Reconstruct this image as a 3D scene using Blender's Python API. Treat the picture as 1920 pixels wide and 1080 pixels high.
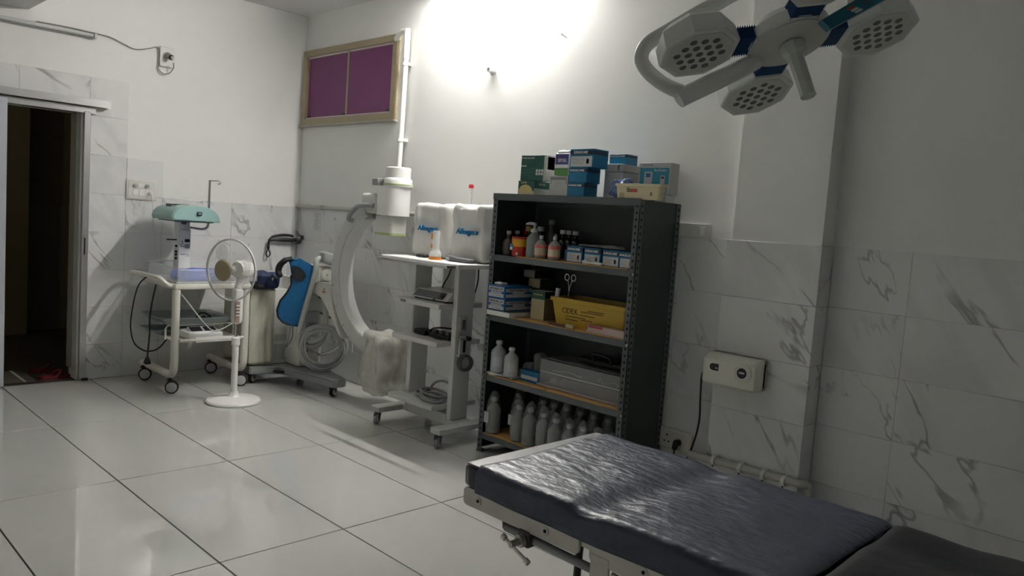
import bpy, bmesh, math, random
from mathutils import Vector, Matrix, noise as mnoise
random.seed(7)
S = bpy.context.scene
C = S.collection
for o in list(bpy.data.objects):
    bpy.data.objects.remove(o)
V = Vector
PI = math.pi

# ------------------------------------------------------------------ camera, world, exposure, light
cam_d = bpy.data.cameras.new('camera')
cam = bpy.data.objects.new('camera', cam_d)
C.objects.link(cam)
F_PX, YAW, PITCH, ROLL = 1455.948, 0.793622, 0.0864885, -0.0708261
cam_d.sensor_width = 36.0
cam_d.lens = F_PX / 1920 * 36
cam_d.clip_start = 0.05
fw = V((math.sin(YAW) * math.cos(PITCH), math.cos(YAW) * math.cos(PITCH), -math.sin(PITCH)))
rt = V((math.cos(YAW), -math.sin(YAW), 0))
dn = fw.cross(rt)
r2 = rt * math.cos(ROLL) + dn * math.sin(ROLL)
d2 = -rt * math.sin(ROLL) + dn * math.cos(ROLL)
M = Matrix((r2, -d2, -fw)).transposed().to_4x4()
M.translation = V((-3.8075, -6.6477, 1.4979))
cam.matrix_world = M
S.camera = cam

world = bpy.data.worlds.new('world')
S.world = world
world.use_nodes = True
world.node_tree.nodes['Background'].inputs[0].default_value = (0.5, 0.55, 0.6, 1)
world.node_tree.nodes['Background'].inputs[1].default_value = 0.02

S.view_settings.view_transform = 'Standard'
S.view_settings.look = 'None'
S.view_settings.gamma = 1
S.view_settings.use_curve_mapping = False
S.view_settings.exposure = 2.55
CORRIDOR_FILL_POWER = 13.0      # emission of the added, unseen fill bulb in the corridor
TUBE_POWER = 75.0          # emission of the lit fluorescent tube on the right wall

# ------------------------------------------------------------------ materials
MATS = {}
def mat(name, col, rough=0.5, metal=0.0, spec=0.5, var=0.06, vscale=6.0, bump=0.0, bscale=40.0, alpha=1.0, trans=0.0, ior=1.45, coat=0.0, emit=0.0, stretch=None):
    if name in MATS:
        return MATS[name]
    m = bpy.data.materials.new(name)
    m.use_nodes = True
    nt = m.node_tree
    b = nt.nodes['Principled BSDF']
    b.inputs['Roughness'].default_value = rough
    b.inputs['Metallic'].default_value = metal
    b.inputs['Specular IOR Level'].default_value = spec
    b.inputs['IOR'].default_value = ior
    b.inputs['Alpha'].default_value = alpha
    b.inputs['Transmission Weight'].default_value = trans
    b.inputs['Coat Weight'].default_value = coat
    if emit:
        b.inputs['Emission Color'].default_value = (*col, 1)
        b.inputs['Emission Strength'].default_value = emit
    tc = nt.nodes.new('ShaderNodeTexCoord')
    mp = nt.nodes.new('ShaderNodeMapping')
    nt.links.new(tc.outputs['Object'], mp.inputs['Vector'])
    if stretch:
        mp.inputs['Scale'].default_value = stretch
    nz = nt.nodes.new('ShaderNodeTexNoise')
    nz.inputs['Scale'].default_value = vscale
    nz.inputs['Detail'].default_value = 4
    nt.links.new(mp.outputs['Vector'], nz.inputs['Vector'])
    mx = nt.nodes.new('ShaderNodeMix')
    mx.data_type = 'RGBA'
    mx.inputs['A'].default_value = (*[max(0, c * (1 - var)) for c in col], 1)
    mx.inputs['B'].default_value = (*[min(1, c * (1 + var)) for c in col], 1)
    nt.links.new(nz.outputs['Fac'], mx.inputs['Factor'])
    nt.links.new(mx.outputs['Result'], b.inputs['Base Color'])
    if bump:
        n2 = nt.nodes.new('ShaderNodeTexNoise')
        n2.inputs['Scale'].default_value = bscale
        n2.inputs['Detail'].default_value = 5
        nt.links.new(mp.outputs['Vector'], n2.inputs['Vector'])
        bp = nt.nodes.new('ShaderNodeBump')
        bp.inputs['Strength'].default_value = bump
        bp.inputs['Distance'].default_value = 0.02
        nt.links.new(n2.outputs['Fac'], bp.inputs['Height'])
        nt.links.new(bp.outputs['Normal'], b.inputs['Normal'])
    MATS[name] = m
    return m

def marble(name, rot, base=(0.74, 0.74, 0.735)):
    """polished white tile with thin broken grey veins, offset at random tile by tile"""
    m = bpy.data.materials.new(name)
    m.use_nodes = True
    nt = m.node_tree
    N = nt.nodes.new
    L = nt.links.new
    b = nt.nodes['Principled BSDF']
    b.inputs['Roughness'].default_value = 0.22
    g = N('ShaderNodeNewGeometry')
    oi = N('ShaderNodeObjectInfo')
    off = N('ShaderNodeVectorMath'); off.operation = 'SCALE'
    off.inputs[0].default_value = (7.3, 5.1, 3.7)
    L(oi.outputs['Random'], off.inputs['Scale'])
    add = N('ShaderNodeVectorMath'); add.operation = 'ADD'
    L(g.outputs['Position'], add.inputs[0]); L(off.outputs[0], add.inputs[1])
    mp = N('ShaderNodeMapping'); mp.vector_type = 'TEXTURE'
    mp.inputs['Rotation'].default_value = rot
    mp.inputs['Scale'].default_value = (1.0, 1.0, 2.8)
    L(add.outputs[0], mp.inputs['Vector'])
    def vein(scale, width, distort, offset):
        n = N('ShaderNodeTexNoise'); n.inputs['Scale'].default_value = scale
        n.inputs['Detail'].default_value = 5; n.inputs['Roughness'].default_value = 0.55
        n.inputs['Distortion'].default_value = distort
        L(mp.outputs[0], n.inputs['Vector'])
        s = N('ShaderNodeMath'); s.operation = 'SUBTRACT'; L(n.outputs['Fac'], s.inputs[0]); s.inputs[1].default_value = offset
        a = N('ShaderNodeMath'); a.operation = 'ABSOLUTE'; L(s.outputs[0], a.inputs[0])
        r = N('ShaderNodeMapRange'); r.interpolation_type = 'SMOOTHSTEP'
        r.inputs['From Min'].default_value = 0; r.inputs['From Max'].default_value = width
        r.inputs['To Min'].default_value = 1; r.inputs['To Max'].default_value = 0
        L(a.outputs[0], r.inputs['Value'])
        return r.outputs[0]
    v1 = vein(1.5, 0.010, 0.55, 0.5)
    v2 = vein(0.9, 0.05, 0.5, 0.47)
    mk = N('ShaderNodeTexNoise'); mk.inputs['Scale'].default_value = 3.1; L(add.outputs[0], mk.inputs['Vector'])
    mr = N('ShaderNodeMapRange'); mr.inputs['From Min'].default_value = 0.43; mr.inputs['From Max'].default_value = 0.58
    L(mk.outputs['Fac'], mr.inputs['Value'])
    mu = N('ShaderNodeMath'); mu.operation = 'MULTIPLY'; L(v1, mu.inputs[0]); L(mr.outputs[0], mu.inputs[1])
    mu2 = N('ShaderNodeMath'); mu2.operation = 'MULTIPLY'; L(v2, mu2.inputs[0]); mu2.inputs[1].default_value = 0.13
    sm = N('ShaderNodeMath'); sm.operation = 'MULTIPLY_ADD'; L(mu.outputs[0], sm.inputs[0]); sm.inputs[1].default_value = 0.6; L(mu2.outputs[0], sm.inputs[2])
    mx = N('ShaderNodeMix'); mx.data_type = 'RGBA'
    mx.inputs['A'].default_value = (*base, 1); mx.inputs['B'].default_value = (0.17, 0.17, 0.18, 1)
    L(sm.outputs[0], mx.inputs['Factor']); L(mx.outputs['Result'], b.inputs['Base Color'])
    MATS[name] = m
    return m

PAINT = mat('wall_paint', (0.79, 0.79, 0.77), 0.65, var=0.02, vscale=1.5, bump=0.04, bscale=9, spec=0.3)
CEIL = mat('ceiling_paint', (0.78, 0.78, 0.77), 0.8, var=0.02, vscale=1.5, spec=0.2)
MARB_A = marble('marble_tile_back', (0, math.radians(-32), 0))
MARB_B = marble('marble_tile_side', (math.radians(-32), 0, 0))
FTILE = mat('floor_tile_glaze', (0.575, 0.575, 0.55), 0.035, spec=0.6, coat=0.55, var=0.04, vscale=2.2)
GROUT = mat('dark_grout', (0.03, 0.03, 0.027), 0.9)
WGROUT = mat('pale_grout', (0.55, 0.55, 0.53), 0.9)
WHITE = mat('white_enamel', (0.79, 0.79, 0.77), 0.35, var=0.02)
WHITEG = mat('white_gloss', (0.80, 0.80, 0.78), 0.18, var=0.02)
IVORY = mat('ivory_plastic', (0.72, 0.71, 0.64), 0.35, var=0.03)
CREAM = mat('cream_plastic', (0.72, 0.64, 0.42), 0.4, var=0.04)
OFFW = mat('off_white_plastic', (0.66, 0.66, 0.62), 0.4, var=0.03)
GREY = mat('grey_plastic', (0.30, 0.31, 0.31), 0.45, var=0.05)
LGREY = mat('light_grey_plastic', (0.45, 0.46, 0.46), 0.45, var=0.05)
DGREY = mat('dark_grey_plastic', (0.10, 0.10, 0.105), 0.5)
BLACK = mat('black_plastic', (0.012, 0.012, 0.013), 0.4)
RUBBER = mat('black_rubber', (0.02, 0.02, 0.02), 0.7)
CHROME = mat('chrome', (0.62, 0.62, 0.61), 0.18, metal=1.0, var=0.02)
STEEL = mat('brushed_steel', (0.50, 0.49, 0.46), 0.38, metal=0.85, var=0.06, vscale=30)
ALU = mat('aluminium', (0.55, 0.55, 0.55), 0.32, metal=0.9, var=0.05, vscale=20)
RACK = mat('rack_grey_paint', (0.034, 0.045, 0.045), 0.38, var=0.10, vscale=5)
RACKP = mat('rack_post_paint', (0.10, 0.115, 0.12), 0.38, var=0.10, vscale=9)
HOLE = mat('slot_black', (0.006, 0.007, 0.008), 0.9)
CARD = mat('brown_cardboard', (0.60, 0.345, 0.11), 0.8, var=0.16, vscale=9)
NAVY = mat('navy_vinyl', (0.016, 0.018, 0.028), 0.3, spec=0.5, var=0.15, vscale=8, coat=0.2)
PURPLE = mat('purple_sheet', (0.155, 0.03, 0.125), 0.45, var=0.10, vscale=3)
BRONZE = mat('bronze_aluminium', (0.36, 0.30, 0.20), 0.45, metal=0.35, var=0.10, vscale=8)
PVC = mat('white_pvc_pipe', (0.74, 0.74, 0.70), 0.3, var=0.03)
PVCG = mat('grey_painted_pipe', (0.40, 0.39, 0.36), 0.5, var=0.08)
PAPER = mat('white_paper', (0.78, 0.78, 0.76), 0.8, var=0.02)
INK = mat('black_ink', (0.02, 0.02, 0.022), 0.7)
INKG = mat('grey_ink', (0.22, 0.22, 0.23), 0.7)
WINK = mat('white_ink', (0.78, 0.79, 0.79), 0.6)
BLUE_INK = mat('blue_ink', (0.02, 0.19, 0.42), 0.6)

# ------------------------------------------------------------------ mesh helpers
ORG = {}
def org(p):
    return ORG.get(p.name, V((0, 0, 0))) if p else V((0, 0, 0))

def frame(d):
    d = V(d).normalized()
    a = V((0, 0, 1)) if abs(d.z) < 0.9 else V((1, 0, 0))
    x = a.cross(d).normalized()
    return x, d.cross(x)

class MB:
    def __init__(s):
        s.bm = bmesh.new()
    def _add(s, verts, faces):
        vs = [s.bm.verts.new(v) for v in verts]
        out = []
        for f in faces:
            try:
                out.append(s.bm.faces.new([vs[i] for i in f]))
            except ValueError:
                pass
        return vs, out
    def box(s, lo, hi, bev=0.0, rot=None, about=None, seg=1):
        x0, y0, z0 = lo; x1, y1, z1 = hi
        t = bmesh.new()
        vs = [t.verts.new(v) for v in ((x0,y0,z0),(x1,y0,z0),(x1,y1,z0),(x0,y1,z0),(x0,y0,z1),(x1,y0,z1),(x1,y1,z1),(x0,y1,z1))]
        for f in ((0,3,2,1),(4,5,6,7),(0,1,5,4),(1,2,6,5),(2,3,7,6),(3,0,4,7)):
            t.faces.new([vs[i] for i in f])
        if bev:
            bmesh.ops.bevel(t, geom=list(t.edges), offset=bev, segments=seg, affect='EDGES', profile=0.5)
        if rot is not None:
            c = V(about) if about is not None else (V(lo) + V(hi)) / 2
            for v in t.verts:
                v.co = c + rot @ (v.co - c)
        s.merge(t)
        return s
    def merge(s, t):
        idx = {}
        for v in t.verts:
            idx[v] = s.bm.verts.new(v.co)
        for f in t.faces:
            try:
                s.bm.faces.new([idx[v] for v in f.verts])
            except ValueError:
                pass
        t.free()
    def cyl(s, p0, p1, r0, r1=None, n=16, caps=True):
        p0, p1 = V(p0), V(p1)
        r1 = r0 if r1 is None else r1
        x, y = frame(p1 - p0)
        vs = []
        for p, r in ((p0, r0), (p1, r1)):
            for i in range(n):
                a = 2 * PI * i / n
                vs.append(p + x * math.cos(a) * r + y * math.sin(a) * r)
        fs = [(i, (i + 1) % n, n + (i + 1) % n, n + i) for i in range(n)]
        if caps:
            fs += [tuple(range(n - 1, -1, -1)), tuple(range(n, 2 * n))]
        s._add(vs, fs)
        return s
    def tube(s, pts, r, n=8, closed=False, sub=0, flat=None):
        pts = [V(p) for p in pts]
        if sub:
            pts = smooth_path(pts, sub, closed)
        m = len(pts)
        rs = r if isinstance(r, (list, tuple)) else [r] * m
        if len(rs) != m:
            rs = [rs[int(i * (len(rs) - 1) / (m - 1))] for i in range(m)]
        vs = []
        prev = None
        for i in range(m):
            if closed:
                t = pts[(i + 1) % m] - pts[i - 1]
            else:
                t = pts[min(i + 1, m - 1)] - pts[max(i - 1, 0)]
            t.normalize()
            if prev is None:
                x, y = frame(t)
            else:
                x = (prev - t * prev.dot(t))
                if x.length < 1e-6:
                    x, y = frame(t)
                x.normalize()
                y = t.cross(x)
            prev = x
            for k in range(n):
                a = 2 * PI * k / n
                vs.append(pts[i] + x * math.cos(a) * rs[i] + y * math.sin(a) * rs[i] * (flat or 1))
        fs = []
        for i in range(m if closed else m - 1):
            j = (i + 1) % m
            for k in range(n):
                l = (k + 1) % n
                fs.append((i * n + k, i * n + l, j * n + l, j * n + k))
        if not closed:
            fs += [tuple(range(n - 1, -1, -1)), tuple(range((m - 1) * n, m * n))]
        s._add(vs, fs)
        return s
    def lathe(s, prof, o=(0, 0, 0), ax=(0, 0, 1), n=24):
        """prof: list of (radius, height) along the axis"""
        o, ax = V(o), V(ax).normalized()
        x, y = frame(ax)
        vs = []
        for r, h in prof:
            for i in range(n):
                a = 2 * PI * i / n
                vs.append(o + ax * h + (x * math.cos(a) + y * math.sin(a)) * max(r, 1e-4))
        fs = []
        for j in range(len(prof) - 1):
            for i in range(n):
                k = (i + 1) % n
                fs.append((j * n + i, j * n + k, (j + 1) * n + k, (j + 1) * n + i))
        fs += [tuple(range(n - 1, -1, -1)), tuple(range((len(prof) - 1) * n, len(prof) * n))]
        s._add(vs, fs)
        return s
    def prism(s, poly, d):
        """closed polygon of 3-D points, extruded by the vector d"""
        poly = [V(p) for p in poly]; d = V(d)
        n = len(poly)
        s._add(poly + [p + d for p in poly], [tuple(range(n - 1, -1, -1)), tuple(range(n, 2 * n))] + [(i, (i + 1) % n, n + (i + 1) % n, n + i) for i in range(n)])
        return s
    def ring(s, o, ax, ro, ri, h, n=32):
        return s.lathe([(ri, 0), (ro, 0), (ro, h), (ri, h), (ri, 0)], o, ax, n) if False else s._ring(o, ax, ro, ri, h, n)
    def _ring(s, o, ax, ro, ri, h, n):
        o, ax = V(o), V(ax).normalized(); x, y = frame(ax); vs = []
        for r, z in ((ri, 0), (ro, 0), (ro, h), (ri, h)):
            for i in range(n):
                a = 2 * PI * i / n
                vs.append(o + ax * z + (x * math.cos(a) + y * math.sin(a)) * r)
        fs = []
        for j in range(4):
            for i in range(n):
                k = (i + 1) % n; q = (j + 1) % 4
                fs.append((j * n + i, j * n + k, q * n + k, q * n + i))
        s._add(vs, fs)
        return s
    def soft(s, lo, hi, r=0.03, n=10, amp=0.0, fs=8.0, seed=0, fn=None):
        """rounded, slightly crumpled block"""
        lo, hi = V(lo), V(hi); c = (lo + hi) / 2; h = (hi - lo) / 2
        r = min(r, h.x * .98, h.y * .98, h.z * .98)
        t = bmesh.new()
        bmesh.ops.create_cube(t, size=2)
        bmesh.ops.subdivide_edges(t, edges=list(t.edges), cuts=n - 1, use_grid_fill=True)
        for v in t.verts:
            p = V(v.co)
            for k in range(3):          # crowd the rows towards the edges
                p[k] = math.copysign(abs(p[k]) ** 0.75, p[k])
            q = V((p.x * h.x, p.y * h.y, p.z * h.z))
            inn = V([max(-(h[k] - r), min(h[k] - r, q[k])) for k in range(3)])
            dd = q - inn
            if dd.length > 1e-9:
                dd.normalize(); q = inn + dd * r
            nn = dd if dd.length > 1e-9 else V((0, 0, 1))
            w = c + q
            if amp:
                w = w + nn * amp * mnoise.noise(w * fs + V((seed * 3.1, seed * 1.7, seed)))
            if fn:
                w = fn(w)
            v.co = w
        s.merge(t)
        return s
    def build(s, name, m, parent=None, sharp=38, smooth=True, o=None):
        bm = s.bm
        bmesh.ops.recalc_face_normals(bm, faces=list(bm.faces))
        me = bpy.data.meshes.new(name)
        if o is None:
            xs = [v.co for v in bm.verts]
            o = V([(min(v[k] for v in xs) + max(v[k] for v in xs)) / 2 for k in range(3)])
        o = V(o)
        for v in bm.verts:
            v.co -= o
        if smooth:
            for f in bm.faces:
                f.smooth = True
            ca = math.radians(sharp)
            for e in bm.edges:
                if len(e.link_faces) == 2 and e.calc_face_angle(0) > ca:
                    e.smooth = False
        bm.to_mesh(me)
        bm.free()
        me.materials.append(m)
        ob = bpy.data.objects.new(name, me)
        C.objects.link(ob)
        ORG[ob.name] = o
        if parent:
            ob.parent = parent
            ob.location = o - org(parent)
        else:
            ob.location = o
        return ob

def smooth_path(pts, sub, closed=False):
    out = []
    n = len(pts)
    rng = range(n if closed else n - 1)
    for i in rng:
        p1, p2 = pts[i], pts[(i + 1) % n]
        p0 = pts[i - 1] if (closed or i > 0) else p1 * 2 - p2
        p3 = pts[(i + 2) % n] if (closed or i + 2 < n) else p2 * 2 - p1
        for k in range(sub):
            t = k / sub
            out.append(0.5 * ((2 * p1) + (p2 - p0) * t + (2 * p0 - 5 * p1 + 4 * p2 - p3) * t * t + (3 * p1 - p0 - 3 * p2 + p3) * t ** 3))
    if not closed:
        out.append(pts[-1])
    return out

def tag(o, label=None, cat=None, group=None, kind=None):
    if label: o['label'] = label
    if cat: o['category'] = cat
    if group: o['group'] = group
    if kind: o['kind'] = kind
    return o

def empty(name, loc, label=None, cat=None, group=None, kind=None):
    o = bpy.data.objects.new(name, None)
    o.empty_display_size = 0.05
    C.objects.link(o)
    o.location = loc
    ORG[o.name] = V(loc)
    return tag(o, label, cat, group, kind)

def box(name, lo, hi, m, parent=None, bev=0.0, seg=1, rot=None, about=None):
    return MB().box(lo, hi, bev, rot, about, seg).build(name, m, parent)
def cyl(name, p0, p1, r, m, parent=None, r1=None, n=16):
    return MB().cyl(p0, p1, r, r1, n).build(name, m, parent)
def tube(name, pts, r, m, parent=None, sub=6, n=8, closed=False):
    return MB().tube(pts, r, n, closed, sub).build(name, m, parent)

def copy_tree(o, parent=None):
    c = o.copy()
    C.objects.link(c)
    if parent:
        c.parent = parent
    for ch in list(o.children):
        copy_tree(ch, c)
    return c

def text(s, size, m, parent, pos, xd, yd, name='lettering', depth=0.0006, bold=0.0, shear=0.0, align='CENTER', width=None):
    """raised lettering; pos, xd, yd in the coordinates in which the parent was built"""
    cu = bpy.data.curves.new(name, 'FONT')
    cu.body = s
    cu.size = size
    cu.align_x = align
    cu.align_y = 'CENTER'
    cu.extrude = depth
    cu.offset = bold
    cu.shear = shear
    cu.resolution_u = 2
    tmp = bpy.data.objects.new(name, cu)
    C.objects.link(tmp)
    dg = bpy.context.evaluated_depsgraph_get()
    me = bpy.data.meshes.new_from_object(tmp.evaluated_get(dg))
    bpy.data.objects.remove(tmp)
    xd, yd = V(xd).normalized(), V(yd).normalized()
    zd = xd.cross(yd)
    sx = 1.0
    if width and len(me.vertices):
        xs = [v.co.x for v in me.vertices]
        sx = width / max(1e-6, max(xs) - min(xs))
    rot = Matrix((xd, yd, zd)).transposed()
    for v in me.vertices:
        v.co = rot @ V((v.co.x * sx, v.co.y, v.co.z))
    me.materials.clear()
    me.materials.append(m)
    ob = bpy.data.objects.new(name, me)
    C.objects.link(ob)
    ORG[ob.name] = V(pos)
    ob.parent = parent
    ob.location = V(pos) - org(parent)
    return ob

FX, FY = V((0, -1, 0)), V((0, 0, 1))        # reading directions on faces that look to -x
SX, SY = V((1, 0, 0)), V((0, 0, 1))         # on faces that look to -y

# ================================================================== SETTING
H_CEIL = 3.24
XL, YB = -5.2, -8.7            # the walls that the photograph does not show

def struct(name, loc=(0, 0, 0)):
    return empty(name, loc, kind='structure')

# ---- floor: 600 x 1200 polished tiles, long side along y, dark open joints
floor = tag(box('floor', (XL, YB, -0.12), (0.35, 0.0, -0.006), GROUT), kind='structure')
_tile_cache = {}
def tile_obj(name, size, axis, m, parent, centre):
    key = (round(size[0], 3), round(size[1], 3), round(size[2], 3), m.name)
    if key in _tile_cache:
        me = _tile_cache[key]
        o = bpy.data.objects.new(name, me)
        C.objects.link(o)
        o.parent = parent
        o.location = V(centre) - org(parent)
        return o
    h = V(size) / 2
    o = MB().box(-h, h, 0.0012).build(name, m, None, o=(0, 0, 0))
    _tile_cache[key] = o.data
    o.parent = parent
    o.location = V(centre) - org(parent)
    return o
G = 0.0065
xs = [-0.585 - 0.6 * i for i in range(7)] + [XL]
xe = [0.0] + xs
ye = [0.0, -1.26, -2.46, -3.66, -4.86, -6.06, -7.26, YB]
for i in range(len(xe) - 1):
    for j in range(len(ye) - 1):
        x0, x1 = xe[i + 1], xe[i]
        y0, y1 = ye[j + 1], ye[j]
        if i == 0:
            x1 = 0.0 if y1 > -4.6 else 0.09
        tile_obj('floor_tile', (x1 - x0 - G, y1 - y0 - G, 0.012), 'z', FTILE, floor, ((x0 + x1) / 2, (y0 + y1) / 2, -0.006))

# ---- ceiling with a dropped beam on the left
ceiling = tag(box('ceiling', (XL, YB, H_CEIL), (0.35, 0.0, H_CEIL + 0.12), CEIL), kind='structure')
box('beam', (-2.62, YB, 2.775), (-2.244, 0.0, H_CEIL), CEIL, ceiling, bev=0.004)

# ---- back wall (with the door), plaster set 6 mm behind the tile faces
T = 0.006
DX0, DX1, DZ = -2.80, -1.88, 2.09      # clear opening
wb = MB()
wb.box((DX1, T, 0), (0.3, 0.2, H_CEIL)).box((XL - 0.15, T, 0), (DX0, 0.2, H_CEIL)).box((DX0, T, DZ), (DX1, 0.2, H_CEIL))
wall_back = tag(wb.build('wall_back', PAINT), kind='structure')

# ---- right wall: plain stretch, pillar, recessed stretch
wall_right = tag(box('wall_right', (T, -4.60, 0), (0.3, 0.0, H_CEIL), PAINT), kind='structure')
box('pillar', (-0.044, -5.044, 0), (0.3, -4.56, H_CEIL), PAINT, wall_right)
box('wall_section', (0.096, YB, 0), (0.3, -5.04, H_CEIL), PAINT, wall_right)
tag(box('wall_left', (XL - 0.15, YB, 0), (XL, 0.2, H_CEIL), PAINT), kind='structure')
tag(box('wall_front', (XL, YB - 0.15, 0), (0.3, YB, H_CEIL), PAINT), kind='structure')

# ---- wall tiles, 600 x 300
def wall_tiles(parent, axis, plane, a0, a1, z0, z1, aj, m, thick=T, zbase=1.48, flip=1):
    """axis 'y': wall in the xz plane at y = plane; axis 'x': wall in the yz plane at x = plane"""
    cuts = [a0] + [a for a in aj if a0 + 0.02 < a < a1 - 0.02] + [a1]
    zs = [z0] + [z for z in [zbase - 0.3 * k for k in range(-4, 6)] if z0 + 0.02 < z < z1 - 0.02][::-1] + [z1]
    zs = sorted(zs)
    g = 0.0012
    for i in range(len(cuts) - 1):
        for j in range(len(zs) - 1):
            w, h = cuts[i + 1] - cuts[i] - g, zs[j + 1] - zs[j] - g
            ca, cz = (cuts[i] + cuts[i + 1]) / 2, (zs[j] + zs[j + 1]) / 2
            if axis == 'y':
                tile_obj('wall_tile', (w, thick, h), axis, m, parent, (ca, plane + thick / 2 * flip, cz))
            else:
                tile_obj('wall_tile', (thick, w, h), axis, m, parent, (plane + thick / 2 * flip, ca, cz))
aj = [-1.257 + 0.6 * k for k in range(-2, 3)]
wall_tiles(wall_back, 'y', 0, -1.825, -1.545, 0.0, 2.37, [], MARB_A)
wall_tiles(wall_back, 'y', 0, -1.545, -1.257, 0.0, 1.78, [], MARB_A)
wall_tiles(wall_back, 'y', 0, -1.257, 0.0, 0.0, 1.48, aj, MARB_A)
wall_tiles(wall_back, 'y', 0, -2.85, -1.825, 2.20, 2.37, [-2.3], MARB_A)
bj = [-5.42 + 0.6 * k for k in range(-6, 10)]
wall_tiles(wall_right, 'x', 0, -4.528, -0.0, 0.0, 1.48, bj, MARB_B)
wall_tiles(wall_right, 'x', -0.05, -5.05, -4.53, 0.0, 1.48, [], MARB_B)
wall_tiles(wall_right, 'y', -5.05, -0.044, 0.09, 0.0, 1.48, [], MARB_B)
wall_tiles(wall_right, 'x', 0.09, YB, -5.05, 0.0, 1.48, bj, MARB_B)

# ---- dark corridor behind the door
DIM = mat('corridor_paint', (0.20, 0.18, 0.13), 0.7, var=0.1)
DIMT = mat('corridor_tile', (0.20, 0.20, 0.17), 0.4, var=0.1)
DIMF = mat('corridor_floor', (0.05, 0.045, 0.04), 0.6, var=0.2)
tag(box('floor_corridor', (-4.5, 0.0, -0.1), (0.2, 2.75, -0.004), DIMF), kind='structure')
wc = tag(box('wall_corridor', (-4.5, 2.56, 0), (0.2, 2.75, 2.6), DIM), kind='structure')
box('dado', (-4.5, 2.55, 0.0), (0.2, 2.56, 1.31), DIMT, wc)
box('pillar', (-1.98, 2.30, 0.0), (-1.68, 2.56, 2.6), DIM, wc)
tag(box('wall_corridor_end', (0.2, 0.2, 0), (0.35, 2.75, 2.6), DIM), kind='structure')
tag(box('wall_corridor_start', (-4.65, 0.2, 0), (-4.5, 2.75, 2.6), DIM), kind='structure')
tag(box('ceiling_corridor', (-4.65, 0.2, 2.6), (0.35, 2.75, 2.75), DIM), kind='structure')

cl_ = empty('corridor_fill_lamp', (-3.7, 0.9, 2.5), 'added fill bulb under the corridor ceiling, out of view left of the doorway', 'lamp')  # invented source, put out of view to brighten the corridor
MB().lathe([(0.02, 0.0), (0.045, 0.03), (0.05, 0.06), (0.03, 0.10), (0.016, 0.12)], (-3.7, 0.9, 2.44), n=20).build('bulb', mat('fill_bulb', (1.0, 0.82, 0.5), 0.5, var=0.0, emit=CORRIDOR_FILL_POWER), cl_)
MB().lathe([(0.022, 2.56), (0.022, 2.59), (0.06, 2.599)], (-3.7, 0.9, 0), n=20).build('holder', OFFW, cl_)

# ---- sliding door: aluminium frame, top track, leaf pushed to the left
door = struct('door_1', (-2.1, 0, 0))
box('jamb', (-1.873, -0.035, 0.012), (-1.825, 0.004, 2.10), ALU, door, bev=0.004)
box('jamb_seal', (-1.908, 0.03, 0.09), (-1.88, 0.17, 2.09), mat('jamb_reveal_grey', (0.30, 0.31, 0.29), 0.5), door)  # grey inner face of the door reveal
box('jamb_foot', (-1.85, -0.05, 0.0), (-1.81, -0.035, 0.02), BLACK, door)
lk = box('lock', (-1.862, -0.038, 0.98), (-1.844, -0.035, 1.15), STEEL, door, bev=0.001)
box('lock_slot', (-1.858, -0.0395, 1.0), (-1.848, -0.038, 1.13), BLACK, lk)
box('head_rail', (-2.9, -0.03, 2.085), (-1.79, 0.05, 2.135), ALU, door, bev=0.003)
tr = MB()
tr.box((-3.4, -0.075, 2.14), (-1.70, 0.0, 2.152)).box((-3.4, -0.075, 2.152), (-1.70, -0.069, 2.185)).box((-3.4, -0.04, 2.152), (-1.70, -0.034, 2.172)).box((-3.4, -0.006, 2.152), (-1.70, 0.0, 2.20)).box((-3.4, -0.075, 2.185), (-1.70, -0.052, 2.191))
tr.build('slide_track', ALU, door)
box('leaf_stile', (-2.46, -0.066, 0.012), (-2.385, -0.03, 2.12), mat('leaf_stile_white', (0.62, 0.64, 0.70), 0.35, metal=0.4), door, bev=0.003)
box('leaf_panel', (-3.3, -0.058, 0.012), (-2.46, -0.038, 2.12), mat('leaf_panel_white', (0.62, 0.63, 0.64), 0.4), door)

# ---- purple window high on the right wall
win = struct('window_1', (0, -0.75, 2.24))
wy0, wy1, wz0, wz1 = -1.46, -0.03, 2.24, 2.915
fr = 0.055
box('frame_rail', (-0.035, wy0, wz1 - fr), (0.02, wy1, wz1), BRONZE, win, bev=0.003)
box('frame_rail', (-0.035, wy0, wz0), (0.02, wy1, wz0 + fr), BRONZE, win, bev=0.003)
box('frame_stile', (-0.035, wy0, wz0 + fr), (0.02, wy0 + fr, wz1 - fr), BRONZE, win, bev=0.003)
box('frame_stile', (-0.035, wy1 - fr, wz0 + fr), (0.02, wy1, wz1 - fr), BRONZE, win, bev=0.003)
box('track', (-0.012, wy0 + fr, wz1 - fr - 0.016), (0.004, wy1 - fr, wz1 - fr), mat('pale_track', (0.55, 0.50, 0.50), 0.5), win)
box('track', (-0.016, wy0 + fr, wz0 + fr), (0.004, wy1 - fr, wz0 + fr + 0.014), mat('pale_track', (0.55, 0.50, 0.50), 0.5), win)
box('pane', (0.000, -0.79, wz0 + fr), (0.006, wy1 - fr, wz1 - fr), PURPLE, win)
box('pane', (-0.010, wy0 + fr, wz0 + fr), (-0.004, -0.74, wz1 - fr), PURPLE, win)
box('meeting_stile', (-0.016, -0.757, wz0 + fr), (0.0, -0.735, wz1 - fr), BRONZE, win)
for y in (-0.13, -0.70, -1.36):
    box('stop_block', (-0.018, y - 0.02, wz0 + fr + 0.014), (-0.008, y + 0.02, wz0 + fr + 0.03), BLACK, win)
MB().tube([(-0.02, -0.10, 2.53), (-0.035, -0.095, 2.55), (-0.035, -0.095, 2.60), (-0.02, -0.10, 2.62)], 0.006, 6).build('catch', BRONZE, win)
box('sill', (-0.045, -1.47, 2.222), (0.01, -0.0, 2.240), mat('sill_stone', (0.40, 0.38, 0.34), 0.6), win, bev=0.003)

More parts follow.
